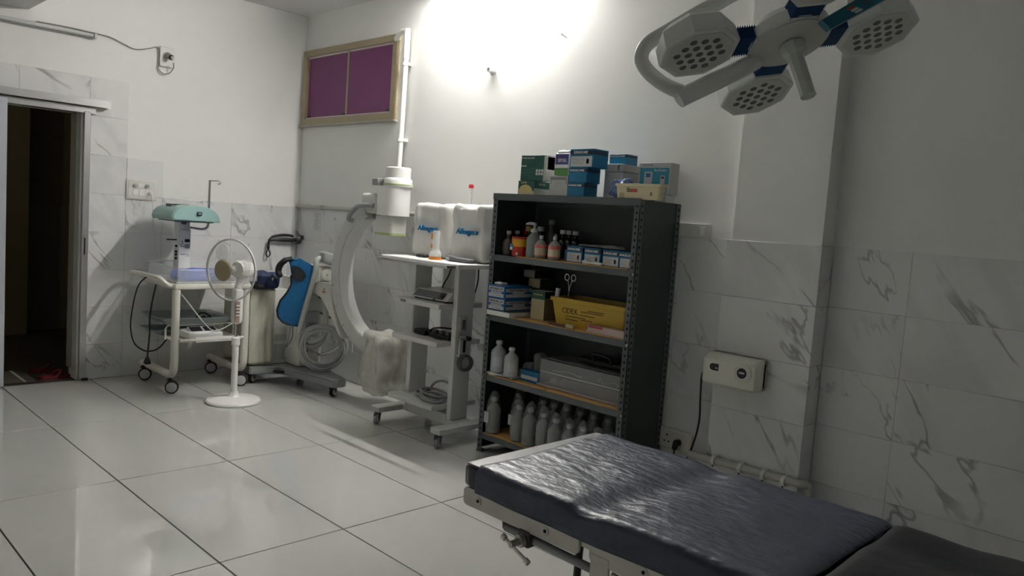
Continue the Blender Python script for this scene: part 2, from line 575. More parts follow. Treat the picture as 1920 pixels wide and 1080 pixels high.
# ---- drain pipe of the window, dado pipe, floor pipe
dp = struct('trim_1', (-0.04, -1.6, 1.9))
tube('pipe', [(-0.03, -1.44, 2.87), (-0.045, -1.50, 2.905), (-0.045, -1.565, 2.915), (-0.045, -1.60, 2.89), (-0.045, -1.605, 2.83), (-0.045, -1.60, 2.3), (-0.045, -1.592, 1.7), (-0.045, -1.588, 1.47)], 0.021, PVC, dp, sub=4, n=12)
MB().cyl((-0.045, -1.604, 2.70), (-0.045, -1.604, 2.93), 0.025, n=12).build('elbow_socket', PVC, dp)
for z in (2.66, 2.07):
    k = MB().ring((-0.045, -1.603 + (2.66 - z) * 0.012, z - 0.012), (0, 0, 1), 0.028, 0.020, 0.024, 16)
    k.box((-0.03, -1.625, z - 0.01), (0.004, -1.575, z + 0.01))
    k.build('pipe_clip', PVC, dp)
dd = struct('trim_2', (-0.02, -0.8, 1.49))
tube('pipe', [(-0.022, -0.01, 1.490), (-0.022, -1.0, 1.492), (-0.022, -2.0, 1.494)], 0.017, PVCG, dd, sub=2, n=10)
for y in (-0.45, -0.93):
    MB().ring((-0.022, y - 0.012, 1.491), (0, 1, 0), 0.022, 0.016, 0.024, 16).build('pipe_clip', PVCG, dd)
fp = struct('trim_3', (-0.08, -4.8, 0.3))
tube('pipe', [(-0.082, -4.44, 0.285), (-0.082, -4.7, 0.292), (-0.082, -5.02, 0.300), (-0.078, -5.075, 0.300), (-0.045, -5.092, 0.294), (-0.03, -5.097, 0.27), (-0.03, -5.099, 0.20), (-0.03, -5.10, 0.004)], 0.021, mat('grey_white_pvc', (0.50, 0.50, 0.46), 0.45), fp, sub=4, n=12)
for y in (-4.60, -4.755, -4.885, -4.995):
    k = MB().ring((-0.082, y - 0.009, 0.292), (0, 1, 0), 0.029, 0.020, 0.018, 16)
    k.box((-0.06, y - 0.009, 0.262), (-0.049, y + 0.009, 0.322))
    k2 = k.build('pipe_clip', PVC, fp)
    cyl('screw', (-0.098, y, 0.262), (-0.098, y, 0.270), 0.005, BLACK, k2, n=8)

# ---- the lit tube on the right wall (just above the frame) is the light of the room
tb = empty('tube_light', (-0.03, -2.58, 3.17), 'lit white fluorescent tube on its batten, high on the bright right wall', 'light')
box('batten', (-0.035, -3.21, 3.150), (0.005, -1.95, 3.195), WHITE, tb, bev=0.004)
for y in (-3.19, -1.97):
    box('tube_holder', (-0.098, y - 0.012, 3.152), (-0.035, y + 0.012, 3.192), WHITE, tb, bev=0.004)
TUBE = mat('lit_tube', (1.0, 0.985, 0.94), 0.5, var=0.0, emit=TUBE_POWER)
cyl('tube', (-0.08, -3.178, 3.172), (-0.08, -1.982, 3.172), 0.014, TUBE, tb, n=12)

# ================================================================== things on the back wall
# unlit tube light over the door, its wire, the socket with adapter
ta = empty('tube_light', (-2.4, -0.03, 2.67), 'unlit grey tube light on the back wall above the door', 'light')
box('batten', (-3.02, -0.028, 2.655), (-1.80, 0.0, 2.690), LGREY, ta, bev=0.004)
cyl('tube', (-2.99, -0.045, 2.672), (-1.83, -0.045, 2.672), 0.013, mat('unlit_tube', (0.60, 0.61, 0.60), 0.25), ta, n=12)
for x in (-3.005, -1.812):
    box('tube_holder', (x - 0.010, -0.062, 2.655), (x + 0.010, -0.028, 2.690), OFFW, ta, bev=0.003)
wr = tube('wire', [(-2.2, -0.006, 2.70), (-2.0, -0.006, 2.705), (-1.80, -0.006, 2.70), (-1.70, -0.006, 2.695), (-1.60, -0.006, 2.665), (-1.51, -0.006, 2.640), (-1.40, -0.006, 2.668), (-1.345, -0.006, 2.690), (-1.325, -0.006, 2.66), (-1.325, -0.006, 2.58), (-1.325, -0.008, 2.52), (-1.29, -0.02, 2.487), (-1.245, -0.03, 2.50), (-1.222, -0.05, 2.545), (-1.235, -0.075, 2.578)], 0.0045, mat('grey_wire', (0.30, 0.29, 0.27), 0.6), None, sub=5, n=6)
tag(wr, 'thin grey wire running along the back wall from the unlit tube light to the adapter', 'wire')
sk = box('wall_socket', (-1.318, -0.012, 2.545), (-1.205, 0.0, 2.705), mat('socket_plate_white', (0.70, 0.70, 0.68), 0.5), None, bev=0.003)
tag(sk, 'pale square socket plate high on the back wall above the switchboard', 'socket')
cyl('socket_rim', (-1.262, -0.012, 2.640), (-1.262, -0.016, 2.640), 0.030, OFFW, sk, n=24)
ad = empty('plug_adapter', (-1.262, -0.016, 2.64), 'round grey plug adapter stuck in the high wall socket', 'adapter')
cyl('adapter_body', (-1.262, -0.016, 2.640), (-1.250, -0.062, 2.622), 0.026, GREY, ad, r1=0.022, n=20)
cyl('adapter_ring', (-1.250, -0.062, 2.622), (-1.246, -0.074, 2.618), 0.021, BLACK, ad, n=20)
cyl('plug', (-1.246, -0.074, 2.618), (-1.240, -0.094, 2.610), 0.015, OFFW, ad, r1=0.012, n=16)

# switchboard by the door
sw = box('switchboard', (-1.548, -0.014, 1.452), (-1.312, 0.0, 1.616), IVORY, None, bev=0.004, seg=2)
tag(sw, 'ivory switchboard with round buttons and a plugged cord beside the door', 'switchboard')
box('inner_plate', (-1.535, -0.017, 1.462), (-1.325, -0.014, 1.606), OFFW, sw, bev=0.0015)
for x in (-1.485, -1.390):
    cyl('regulator_knob', (x, -0.017, 1.566), (x, -0.030, 1.566), 0.014, GREY, sw, n=16)
box('switch_rocker', (-1.462, -0.021, 1.548), (-1.415, -0.017, 1.584), WHITE, sw, bev=0.001)
box('switch_rocker', (-1.500, -0.021, 1.484), (-1.455, -0.017, 1.532), WHITE, sw, bev=0.001)
box('switch_rocker', (-1.452, -0.021, 1.484), (-1.407, -0.017, 1.532), WHITE, sw, bev=0.001)
so = box('socket_face', (-1.402, -0.020, 1.480), (-1.345, -0.017, 1.536), WHITE, sw, bev=0.001)
for x, z in ((-1.383, 1.498), (-1.363, 1.498), (-1.373, 1.520)):
    cyl('socket_hole', (x, -0.0205, z), (x, -0.0195, z), 0.004, HOLE, so, n=10)
WHITE_CORD = ([(-1.373, -0.055, 1.500), (-1.370, -0.075, 1.47), (-1.365, -0.085, 1.40), (-1.36, -0.09, 1.25), (-1.345, -0.10, 1.10), (-1.33, -0.12, 1.00), (-1.29, -0.17, 0.975), (-1.235, -0.22, 0.975)],)

# telephone-like strap piece on a hook in the corner
hb = empty('apron_hanger', (-0.15, -0.03, 1.2), 'black hanger arm with a dangling wrist loop on the wall in the corner', 'hanger')
MB().tube([(-0.315, -0.05, 1.165), (-0.28, -0.05, 1.195), (-0.20, -0.05, 1.212), (-0.12, -0.05, 1.214), (-0.07, -0.045, 1.205)], [0.012, 0.02, 0.022, 0.02, 0.016], 8, sub=4, flat=0.6).build('handgrip', BLACK, hb)
MB().tube([(-0.315, -0.045, 1.158), (-0.2, -0.045, 1.166), (-0.09, -0.045, 1.168), (-0.03, -0.045, 1.176)], [0.012, 0.022, 0.024, 0.02], 8, sub=4, flat=0.7).build('arm', BLACK, hb)
MB().cyl((-0.06, -0.05, 1.155), (-0.06, 0.0, 1.155), 0.012).build('wall_pin', GREY, hb)
MB().tube([(-0.055, -0.05, 1.145), (-0.02, -0.06, 1.150), (0.0 - 0.02, -0.09, 1.17)], [0.012, 0.02, 0.012], 8, sub=3).build('clasp', DGREY, hb)
st = MB().tube([(-0.312, -0.045, 1.155), (-0.316, -0.045, 1.11), (-0.315, -0.045, 1.075)], [0.010, 0.014, 0.008], 8, sub=4)
st.build('strap', BLACK, hb)
MB().tube([(-0.315, -0.045, 1.075), (-0.333, -0.045, 1.045), (-0.331, -0.045, 1.02), (-0.315, -0.045, 1.01), (-0.299, -0.045, 1.02), (-0.297, -0.045, 1.045)], 0.006, 6, closed=True, sub=4).build('loop', BLACK, hb)
hk = empty('wall_hook', (-0.01, -0.1, 1.2), 'dark grey two-pronged hook on the tiled right wall next to the corner', 'hook')
MB().cyl((0.0, -0.10, 1.20), (-0.012, -0.10, 1.20), 0.022, n=16).tube([(-0.010, -0.10, 1.21), (-0.045, -0.10, 1.225), (-0.06, -0.09, 1.262)], 0.008, 8, sub=3).tube([(-0.010, -0.10, 1.19), (-0.05, -0.11, 1.175), (-0.07, -0.115, 1.19)], 0.008, 8, sub=3).build('prongs', DGREY, hk)
tube('cord', [(-0.06, -0.09, 1.262), (-0.02, -0.07, 1.36), (-0.006, -0.03, 1.47)], 0.0025, GREY, hk, sub=4, n=5)

# papers and small fittings on the right wall
def notice(name, y0, y1, z0, z1, label, rows):
    p = box(name, (-0.002, y0, z0), (-0.0004, y1, z1), mat('tile_white_paper', (0.62, 0.62, 0.61), 0.5), None)
    tag(p, label, 'notice')
    for k in range(rows):
        z = z1 - 0.025 - k * (z1 - z0 - 0.04) / rows
        ind = 0.02 + 0.015 * (k % 3)
        box('printed_line', (-0.0026, y0 + ind, z - 0.003), (-0.002, y1 - ind * 0.6, z + 0.002), mat('faint_ink', (0.36, 0.36, 0.36), 0.7), p)
notice('wall_notice', -0.41, -0.28, 1.26, 1.455, 'pale printed notice taped to the tiles beside the corner', 8)
st2 = box('tape_strip', (-0.003, -0.39, 1.145), (-0.0004, -0.33, 1.155), WINK, None)
tag(st2, 'small white strip of tape on the tiles under the notice', 'tape')
s2 = box('wall_socket', (-0.014, -1.03, 0.262), (0.0, -0.765, 0.366), WHITE, None, bev=0.003)
tag(s2, 'white low double socket plate behind the cable loops of the scanner', 'socket')
for y in (-0.95, -0.845):
    f_ = box('socket_face', (-0.017, y - 0.036, 0.275), (-0.014, y + 0.036, 0.353), OFFW, s2, bev=0.001)
    for a, b_ in ((0.0, 0.334), (-0.013, 0.305), (0.013, 0.305)):
        cyl('socket_hole', (-0.0175, y + a, b_), (-0.0165, y + a, b_), 0.005, HOLE, f_, n=10)
bh = empty('bulb_holder', (-0.01, -2.567, 2.535), 'small white lamp holder on the brightly lit wall under the tube', 'lamp holder')
MB().lathe([(0.035, 0), (0.035, 0.006), (0.022, 0.012), (0.018, 0.03), (0.020, 0.05), (0.014, 0.05), (0.012, 0.02)], (0, -2.567, 2.535), (-1, 0, 0), 20).build('holder_cup', WHITE, bh)
MB().cyl((-0.018, -2.567, 2.513), (-0.018, -2.567, 2.508), 0.006, n=8).build('screw', GREY, bh)
nb = empty('wall_nail', (-0.01, -3.23, 2.69), 'steel nail sticking out of the bright wall right of the tube', 'nail')
MB().cyl((0.004, -3.23, 2.69), (-0.05, -3.235, 2.70), 0.004, n=8).cyl((-0.05, -3.235, 2.70), (-0.053, -3.235, 2.70), 0.009, n=10).build('nail_shank', STEEL, nb)

# doormat and sandals in the doorway
mt = box('doormat', (-2.95, 0.05, -0.004), (-2.14, 0.50, 0.010), mat('mat_brown', (0.045, 0.035, 0.028), 0.95, bump=0.5, bscale=300), None, bev=0.003)
tag(mt, 'dark brown doormat with pale stripes just inside the doorway', 'doormat')
for x in (-2.86, -2.70, -2.54, -2.38, -2.22):
    MB().box((x - 0.011, 0.052, 0.010), (x + 0.011, 0.498, 0.0125)).build('stripe', mat('mat_stripe', (0.26, 0.25, 0.22), 0.95), mt)
RED = mat('red_rubber', (0.16, 0.012, 0.02), 0.6)
def sandal(x, y, rz, label):
    e = empty('sandal', (0, 0, 0), label, 'sandal')
    poly = []
    for k in range(20):
        a = 2 * PI * k / 20
        w = 0.045 * (1 - 0.18 * math.cos(a)) if True else 0
        poly.append((math.cos(a) * 0.125, math.sin(a) * w, 0.0))
    MB().prism(poly, (0, 0, 0.022)).build('sole', RED, e)
    MB().tube([(-0.02, -0.043, 0.012), (0.02, -0.035, 0.05), (0.03, 0.0, 0.062), (0.02, 0.035, 0.05), (-0.02, 0.043, 0.012)], 0.014, 8, sub=4, flat=0.5).build('strap', RED, e)
    e.location = (x, y, -0.004); e.rotation_euler = (0, 0, rz)
sandal(-1.985, 0.16, 0.15, 'red rubber sandal at the right end of the doorway by the jamb')
sandal(-1.99, 0.42, -0.6, 'dark red sandal farther inside the doorway behind the first one')

# ================================================================== infant warmer
MINT = mat('mint_plastic', (0.30, 0.47, 0.45), 0.4, var=0.04)
def caster(parent, x, y, ztop, r, fork_m, tyre_m, hub_m, ang=0.0, w=0.022, name='caster', fork=True):
    ca, sa = math.cos(ang), math.sin(ang)
    ax = V((-sa, ca, 0)); fwd = V((ca, sa, 0))
    c = V((x, y, r + 0.0005)) + fwd * r * 0.3
    k = MB()
    k.cyl((x, y, ztop), (x, y, ztop - 0.02), 0.016, n=12)
    for s in ((-1, 1) if fork else ()):
        p = c + ax * (w * 0.5 + 0.006) * s
        q = V((x, y, ztop - 0.015)) + ax * (w * 0.5 + 0.006) * s
        k.prism([q - fwd * 0.018 - ax * .002, q + fwd * 0.018 - ax * .002, p + fwd * 0.012 - ax * .002, p - fwd * 0.012 - ax * .002 + V((0, 0, -.006))], ax * 0.004)
    k.cyl((x, y, ztop - 0.014), (x, y, max(ztop - 0.022, 2 * r + 0.002)), 0.026, n=12)
    cs = k.build(name, fork_m, parent)
    MB().lathe([(r - 0.006, -w / 2), (r, -w / 2 + 0.004), (r, w / 2 - 0.004), (r - 0.006, w / 2)], c, ax, 24).build('wheel', tyre_m, cs)
    MB().lathe([(r * 0.5, -w / 2 - 0.006), (r * 0.78, -w / 2 - 0.003), (r * 0.78, w / 2 + 0.003), (r * 0.5, w / 2 + 0.006)], c, ax, 24).build('hub_cap', hub_m, cs)

wm = empty('infant_warmer', (-1.16, -0.45, 0), 'white infant warmer trolley with mint green heater hood and acrylic bassinet', 'infant warmer')
for x in (-1.415, -0.855):
    MB().tube([(x, -0.10, 0.128), (x, -0.4, 0.128), (x, -0.62, 0.128), (x, -0.69, 0.137), (x, -0.725, 0.18), (x, -0.735, 0.25), (x, -0.735, 0.45), (x, -0.735, 0.80)], 0.030, 10, sub=4).build('side_frame', IVORY, wm)
for x, y in ((-1.445, -0.20), (-1.445, -0.74), (-0.885, -0.17), (-0.885, -0.73)):
    caster(wm, x, y, 0.118, 0.05, RUBBER, RUBBER, LGREY, ang=-0.5, w=0.034, fork=False)
box('deck', (-1.44, -0.77, 0.80), (-0.83, -0.10, 0.842), IVORY, wm, bev=0.012, seg=2)
box('mattress_tray', (-1.42, -0.74, 0.842), (-0.84, -0.14, 0.856), LGREY, wm, bev=0.004)
tube('push_handle', [(-1.43, -0.13, 0.86), (-1.50, -0.14, 0.872), (-1.545, -0.18, 0.88), (-1.55, -0.3, 0.885), (-1.54, -0.62, 0.885), (-1.52, -0.69, 0.878), (-1.47, -0.715, 0.83), (-1.43, -0.715, 0.82)], 0.016, IVORY, wm, sub=5, n=10)
# rear upright and the slotted utility mast
box('mast', (-1.235, -0.30, 0.80), (-1.145, -0.20, 1.335), WHITE, wm, bev=0.006, seg=2)
ms = box('control_panel', (-1.238, -0.310, 0.90), (-1.142, -0.300, 1.235), WHITEG, wm, bev=0.003)
for z0, z1, c_ in ((1.135, 1.160, BLACK), (1.085, 1.118, GREY)):
    box('display', (-1.190, -0.313, z0), (-1.150, -0.310, z1), c_, ms)
for x, z in ((-1.212, 1.14), (-1.205, 1.125), (-1.22, 1.115), (-1.215, 1.10), (-1.20, 1.10)):
    cyl('key', (x, -0.313, z), (x, -0.310, z), 0.005, DGREY, ms, n=10)
for x0, x1, z in ((-1.225, -1.15, 1.035), (-1.225, -1.19, 1.032), (-1.175, -1.15, 1.022)):
    box('printed_line', (x0, -0.3112, z), (x1, -0.310, z + 0.004), INKG, ms)
MB().cyl((-1.2, -0.312, 1.30), (-1.2, -0.301, 1.30), 0.022, n=20).build('sensor_window', DGREY, wm)
box('side_bracket', (-1.31, -0.26, 1.145), (-1.235, -0.245, 1.155), BLACK, wm)
for z in (1.10, 1.055, 1.03, 1.0):
    box('port', (-1.246, -0.275, z - 0.009), (-1.235, -0.255, z + 0.009), BLACK, wm)
# hood: arched from left to right
ho = MB()
prof = [(-1.405, 1.316), (-1.412, 1.345), (-1.400, 1.378), (-1.37, 1.408), (-1.32, 1.428), (-1.25, 1.438), (-1.18, 1.437), (-1.12, 1.425), (-1.07, 1.398), (-1.04, 1.360), (-1.03, 1.325), (-1.03, 1.314)]
ho.prism([(x, -0.60, z) for x, z in prof], (0, 0.42, 0))
bmesh.ops.bevel(ho.bm, geom=[e for e in ho.bm.edges if abs(e.verts[0].co.y - e.verts[1].co.y) < 1e-5], offset=0.008, segments=2, affect='EDGES')
hood = ho.build('heater_hood', MINT, wm, sharp=30)
MB().soft((-1.225, -0.612, 1.362), (-1.185, -0.603, 1.392), 0.006, 5).build('badge', INK, hood)
MB().soft((-1.217, -0.6145, 1.37), (-1.193, -0.611, 1.384), 0.004, 4).build('badge_oval', mat('badge_blue', (0.1, 0.25, 0.3), 0.4), hood)
box('heater_grille', (-1.37, -0.56, 1.306), (-1.07, -0.22, 1.316), DGREY, hood)
for k in range(7):
    box('vent_slot', (-1.345 + k * 0.022, -0.40, 1.42), (-1.337 + k * 0.022, -0.30, 1.4405), DGREY, hood)
iv = tube('drip_pole', [(-1.145, -0.26, 1.255), (-1.07, -0.30, 1.246), (-1.03, -0.32, 1.252), (-1.012, -0.33, 1.28), (-1.010, -0.33, 1.36), (-1.010, -0.33, 1.652)], 0.010, CHROME, wm, sub=5, n=10)
tube('hook', [(-1.010, -0.33, 1.648), (-0.975, -0.345, 1.650), (-0.945, -0.36, 1.650), (-0.935, -0.362, 1.638), (-0.940, -0.36, 1.626), (-0.955, -0.355, 1.628)], 0.005, CHROME, iv, sub=3, n=6)
cyl('clamp', (-1.145, -0.26, 1.255), (-1.165, -0.25, 1.255), 0.016, DGREY, iv, n=12)
cd = tube('power_cord', WHITE_CORD[0], 0.0042, OFFW, wm, sub=6, n=6)
cyl('plug', (-1.373, -0.021, 1.507), (-1.373, -0.055, 1.500), 0.013, OFFW, cd, r1=0.010, n=14)
# bassinet walls, clear
ACR = mat('clear_acrylic', (0.85, 0.88, 0.93), 0.04, trans=0.0, alpha=0.26, spec=0.6, var=0.0)
ACRE = mat('acrylic_edge', (0.85, 0.87, 0.90), 0.15, alpha=0.95, var=0.0)
def acr(name, lo, hi, top=True):
    p = box(name, lo, hi, ACR, wm)
    if top:
        box('polished_edge', (lo[0], lo[1], hi[2]), (hi[0], hi[1], hi[2] + 0.006), ACRE, p)
acr('bassinet_wall', (-1.405, -0.735, 0.857), (-0.765, -0.729, 0.945))
acr('bassinet_wall', (-1.405, -0.14, 0.857), (-0.835, -0.134, 0.965))
acr('bassinet_wall', (-1.411, -0.735, 0.857), (-1.405, -0.134, 0.955))
acr('bassinet_wall', (-0.838, -0.727, 0.857), (-0.832, -0.134, 0.945))
pk = MB().soft((-1.36, -0.715, 0.858), (-1.00, -0.44, 0.940), 0.03, 8, 0.012, 9, 3)
pko = pk.build('sterile_pack', mat('light_blue_wrap', (0.13, 0.20, 0.74), 0.5, var=0.3, vscale=7), None)
tag(pko, 'light blue wrapped bundle lying in the acrylic bassinet of the warmer', 'bundle')
MB().soft((-1.225, -0.704, 0.895), (-1.205, -0.696, 0.915), 0.004, 4).build('tape_mark', mat('tape_brown', (0.25, 0.2, 0.25), 0.7), pko)
pk2 = MB().soft((-0.985, -0.70, 0.858), (-0.86, -0.44, 0.905), 0.02, 6, 0.008, 9, 5).build('folded_cloth', mat('grey_cloth', (0.35, 0.36, 0.38), 0.9, var=0.1), None)
tag(pk2, 'folded grey cloth at the right end of the bassinet', 'cloth')
# shelf below with trays and scale
sh = MB().box((-1.40, -0.72, 0.385), (-0.87, -0.16, 0.400), 0.004)
sh.build('shelf', IVORY, wm)
MB().tube([(-1.39, -0.765, 0.405), (-1.15, -0.765, 0.405), (-0.88, -0.765, 0.405)], 0.012, 10).build('shelf_rail', IVORY, wm)
box('shelf_lip', (-1.27, -0.775, 0.385), (-0.92, -0.755, 0.425), WHITE, wm, bev=0.006, seg=2)
GTRAY = mat('grey_tray', (0.30, 0.35, 0.36), 0.4, var=0.05)
def tray(x0, x1, y0, y1, z, label, h=0.045):
    m_ = MB()
    w = 0.05
    o_ = [(x0, y0), (x1, y0), (x1, y1), (x0, y1)]
    i_ = [(x0 + w, y0 + w), (x1 - w, y0 + w), (x1 - w, y1 - w), (x0 + w, y1 - w)]
    vs = [(x, y, z) for x, y in i_] + [(x, y, z + h) for x, y in o_] + [(x, y, z + h + 0.004) for x, y in o_] + [(x, y, z + 0.004) for x, y in i_]
    fs = [(3, 2, 1, 0), (12, 13, 14, 15)]
    for k in range(4):
        l = (k + 1) % 4
        fs += [(k, l, 4 + l, 4 + k), (4 + k, 4 + l, 8 + l, 8 + k), (12 + l, 12 + k, 8 + k, 8 + l)]
    m_._add(vs, fs)
    o = m_.build('tray', GTRAY, None)
    tag(o, label, 'tray')
    return o
tray(-1.46, -0.90, -0.62, -0.14, 0.5015, 'upper pale grey tray with turned up rim holding a black cable on the warmer', 0.05)
tray(-1.47, -0.98, -0.455, -0.16, 0.4005, 'lower grey tray under the scale on the warmer shelf', 0.04)
for y in (-0.55, -0.22):
    tube('tray_runner', [(-1.415, y, 0.385), (-1.415, y, 0.47), (-1.40, y, 0.4935), (-0.88, y, 0.4935), (-0.865, y, 0.47), (-0.865, y, 0.385)], 0.007, IVORY, wm, sub=1, n=6)
cb = tube('cable', [(-1.36, -0.50, 0.512), (-1.30, -0.45, 0.520), (-1.18, -0.50, 0.515), (-1.10, -0.42, 0.556), (-1.05, -0.40, 0.562), (-0.99, -0.40, 0.525), (-1.02, -0.30, 0.512), (-0.98, -0.26, 0.512)], 0.006, RUBBER, None, sub=6, n=6)
tag(cb, 'black cable lying in the upper grey tray of the warmer', 'cable')
sc = empty('baby_scale', (-1.18, -0.55, 0.405), 'white digital scale with dark display on the warmer shelf', 'scale')
MB().soft((-1.31, -0.735, 0.4005), (-1.03, -0.475, 0.462), 0.02, 7).build('scale_body', WHITE, sc)
dsp = MB().box((-1.28, -0.73, 0.458), (-1.06, -0.61, 0.468), 0.003, Matrix.Rotation(math.radians(22), 3, 'X')).build('display_bezel', LGREY, sc)
MB().box((-1.27, -0.715, 0.4655), (-1.18, -0.625, 0.4715), 0, Matrix.Rotation(math.radians(22), 3, 'X')).build('display', BLACK, dsp)
MB().box((-1.16, -0.715, 0.4655), (-1.07, -0.625, 0.4715), 0, Matrix.Rotation(math.radians(22), 3, 'X')).build('display', BLACK, dsp)
wc1 = tube('power_cord', [(-1.40, -0.70, 0.80), (-1.35, -0.76, 0.72), (-1.27, -0.80, 0.60), (-1.20, -0.80, 0.52), (-1.12, -0.74, 0.470), (-1.05, -0.73, 0.475), (-0.96, -0.73, 0.52), (-0.90, -0.70, 0.55)], 0.0045, OFFW, sc, sub=6, n=6)
tube('accessory_cord', [(-1.47, -0.30, 0.86), (-1.53, -0.28, 0.78), (-1.56, -0.26, 0.62), (-1.57, -0.25, 0.45), (-1.54, -0.25, 0.32), (-1.47, -0.25, 0.255), (-1.41, -0.26, 0.245), (-1.35, -0.27, 0.27), (-1.28, -0.28, 0.36)], 0.006, BLACK, wm, sub=6, n=6)
bc = tube('power_cord', [(-1.44, -0.40, 0.80), (-1.46, -0.40, 0.70), (-1.48, -0.40, 0.55), (-1.48, -0.40, 0.40), (-1.49, -0.40, 0.22)], 0.0065, BLACK, wm, sub=6, n=6)
MB().cyl((-1.49, -0.40, 0.225), (-1.49, -0.40, 0.19), 0.012, 0.026, n=12).box((-1.512, -0.422, 0.17), (-1.468, -0.378, 0.192), 0.004).build('plug', BLACK, bc)

# ================================================================== pedestal fan
fan = empty('pedestal_fan', (-1.153, -1.198, 0), 'white pedestal fan with clear front cage and tan centre cap', 'fan')
fx, fy = -1.153, -1.198
MB().lathe([(0.196, 0.002), (0.198, 0.014), (0.19, 0.024), (0.12, 0.036), (0.05, 0.046), (0.035, 0.062), (0.030, 0.08)], (fx, fy, 0), n=48).build('base', WHITE, fan)
MB().ring((fx, fy, 0.0), (0, 0, 1), 0.196, 0.16, 0.006, 48).build('base_rim', RUBBER, fan)
cyl('pole', (fx, fy, 0.078), (fx, fy, 0.455), 0.0235, WHITE, fan, n=20)
MB().lathe([(0.026, 0.43), (0.031, 0.435), (0.031, 0.485), (0.020, 0.495)], (fx, fy, 0), n=20).build('collar', WHITE, fan)
cyl('inner_tube', (fx, fy, 0.49), (fx, fy, 0.60), 0.013, CHROME, fan, n=16)
ct = MB().soft((fx - 0.040, fy - 0.035, 0.59), (fx + 0.040, fy + 0.035, 0.86), 0.03, 8).build('control_column', WHITE, fan)
vd = V((-2.65, -5.45, 0)).normalized(); sd = V((-vd.y, vd.x, 0))
def at_fan(u, z, d):      # u to the right seen from the front of the control column
    return V((fx, fy, z)) + V((0, -1, 0)) * d + V((1, 0, 0)) * u
MB().soft((fx - 0.034, fy - 0.042, 0.605), (fx + 0.004, fy - 0.030, 0.765), 0.012, 6).build('control_panel', mat('panel_brown', (0.36, 0.26, 0.23), 0.5), ct)
for k in range(4):
    box('push_button', (fx - 0.030, fy - 0.050, 0.655 + k * 0.024), (fx - 0.002, fy - 0.041, 0.663 + k * 0.024), WHITE, ct, bev=0.002)
A = V((-0.93, -0.37, 0.0)).normalized()       # the way the fan faces
hc = V((fx + 0.02, fy + 0.0, 0.995))
MB().tube([hc + V((-0.02, 0, -0.14)), hc + V((0.0, 0, -0.09)), hc - A * 0.02], [0.028, 0.034, 0.05], 12, sub=3).build('neck', WHITE, fan)
mo = MB().lathe([(0.01, -0.105), (0.045, -0.10), (0.062, -0.075), (0.066, -0.03), (0.066, 0.03), (0.058, 0.045), (0.03, 0.05)], hc, A, 28).build('motor_housing', WHITEG, fan)
x_, y_ = frame(A)
rb = MB()
for k in range(28):
    a = 2 * PI * k / 28
    p = hc + (x_ * math.cos(a) + y_ * math.sin(a)) * 0.0665
    rb.cyl(p - A * 0.03, p + A * 0.028, 0.0022, n=5)
o = rb.build('cooling_ribs', WHITE, mo); o['kind'] = 'stuff'
gc = hc + A * 0.10
MB().cyl(hc + A * 0.05, hc + A * 0.17, 0.012, n=12).build('shaft', GREY, fan)
CLEAR = mat('clear_smoke_plastic', (0.60, 0.60, 0.58), 0.15, alpha=0.16, var=0.0)
bl = MB()
n_b = 3
for k in range(n_b):
    a0 = 2 * PI * k / n_b
    vs = []; fs = []
    nr, na = 6, 7
    for i in range(nr):
        rr = 0.035 + (0.195 - 0.035) * i / (nr - 1)
        for j in range(na):
            t = j / (na - 1)
            spread = 1.25 * (0.6 + 0.4 * math.sin(PI * i / (nr - 1)))
            a = a0 + (t - 0.5) * spread
            vs.append(gc + A * (0.03 - 0.05 * (t - 0.5)) + (x_ * math.cos(a) + y_ * math.sin(a)) * rr)
    for i in range(nr - 1):
        for j in range(na - 1):
            fs.append((i * na + j, i * na + j + 1, (i + 1) * na + j + 1, (i + 1) * na + j))
    b2 = MB(); b2._add(vs, fs)
    bo = b2.build('blade', CLEAR, fan)
    sm = bo.modifiers.new('thick', 'SOLIDIFY'); sm.thickness = 0.002
MB().lathe([(0.02, -0.02), (0.034, -0.015), (0.036, 0.03), (0.03, 0.045)], gc, A, 24).build('blade_hub', GREY, fan)
# cage: two rims and thin radial wires
GW = mat('cage_wire_white', (0.70, 0.70, 0.68), 0.35, var=0.0)
R_C = 0.222
def circ(c, r, n=64):
    return [c + (x_ * math.cos(2 * PI * i / n) + y_ * math.sin(2 * PI * i / n)) * r for i in range(n)]
MB().tube(circ(gc, R_C), 0.0065, 8, closed=True).build('cage_rim', WHITEG, fan)
MB().tube(circ(gc + A * 0.012, R_C + 0.003), 0.004, 6, closed=True).build('cage_rim', CHROME, fan)
wf = MB(); wb_ = MB()
for k in range(72):
    a = 2 * PI * k / 72
    e_ = x_ * math.cos(a) + y_ * math.sin(a)
    wf.tube([gc + A * 0.085 + e_ * 0.07, gc + A * 0.08 + e_ * 0.13, gc + A * 0.055 + e_ * 0.19, gc + A * 0.006 + e_ * R_C], 0.00085, 4)
    wb_.tube([gc - A * 0.055 + e_ * 0.07, gc - A * 0.05 + e_ * 0.15, gc - A * 0.006 + e_ * R_C], 0.00085, 4)
o = wf.build('front_cage_wires', GW, fan); o['kind'] = 'stuff'
o = wb_.build('rear_cage_wires', GW, fan); o['kind'] = 'stuff'
MB().lathe([(0.076, 0.080), (0.078, 0.086), (0.070, 0.094), (0.02, 0.099)], gc, A, 28).build('centre_cap', mat('tan_cap', (0.34, 0.27, 0.17), 0.45), fan)
box('rim_clip', gc + V((0.005, 0.005, -R_C - 0.012)), gc + V((0.03, 0.025, -R_C + 0.008)), DGREY, fan)

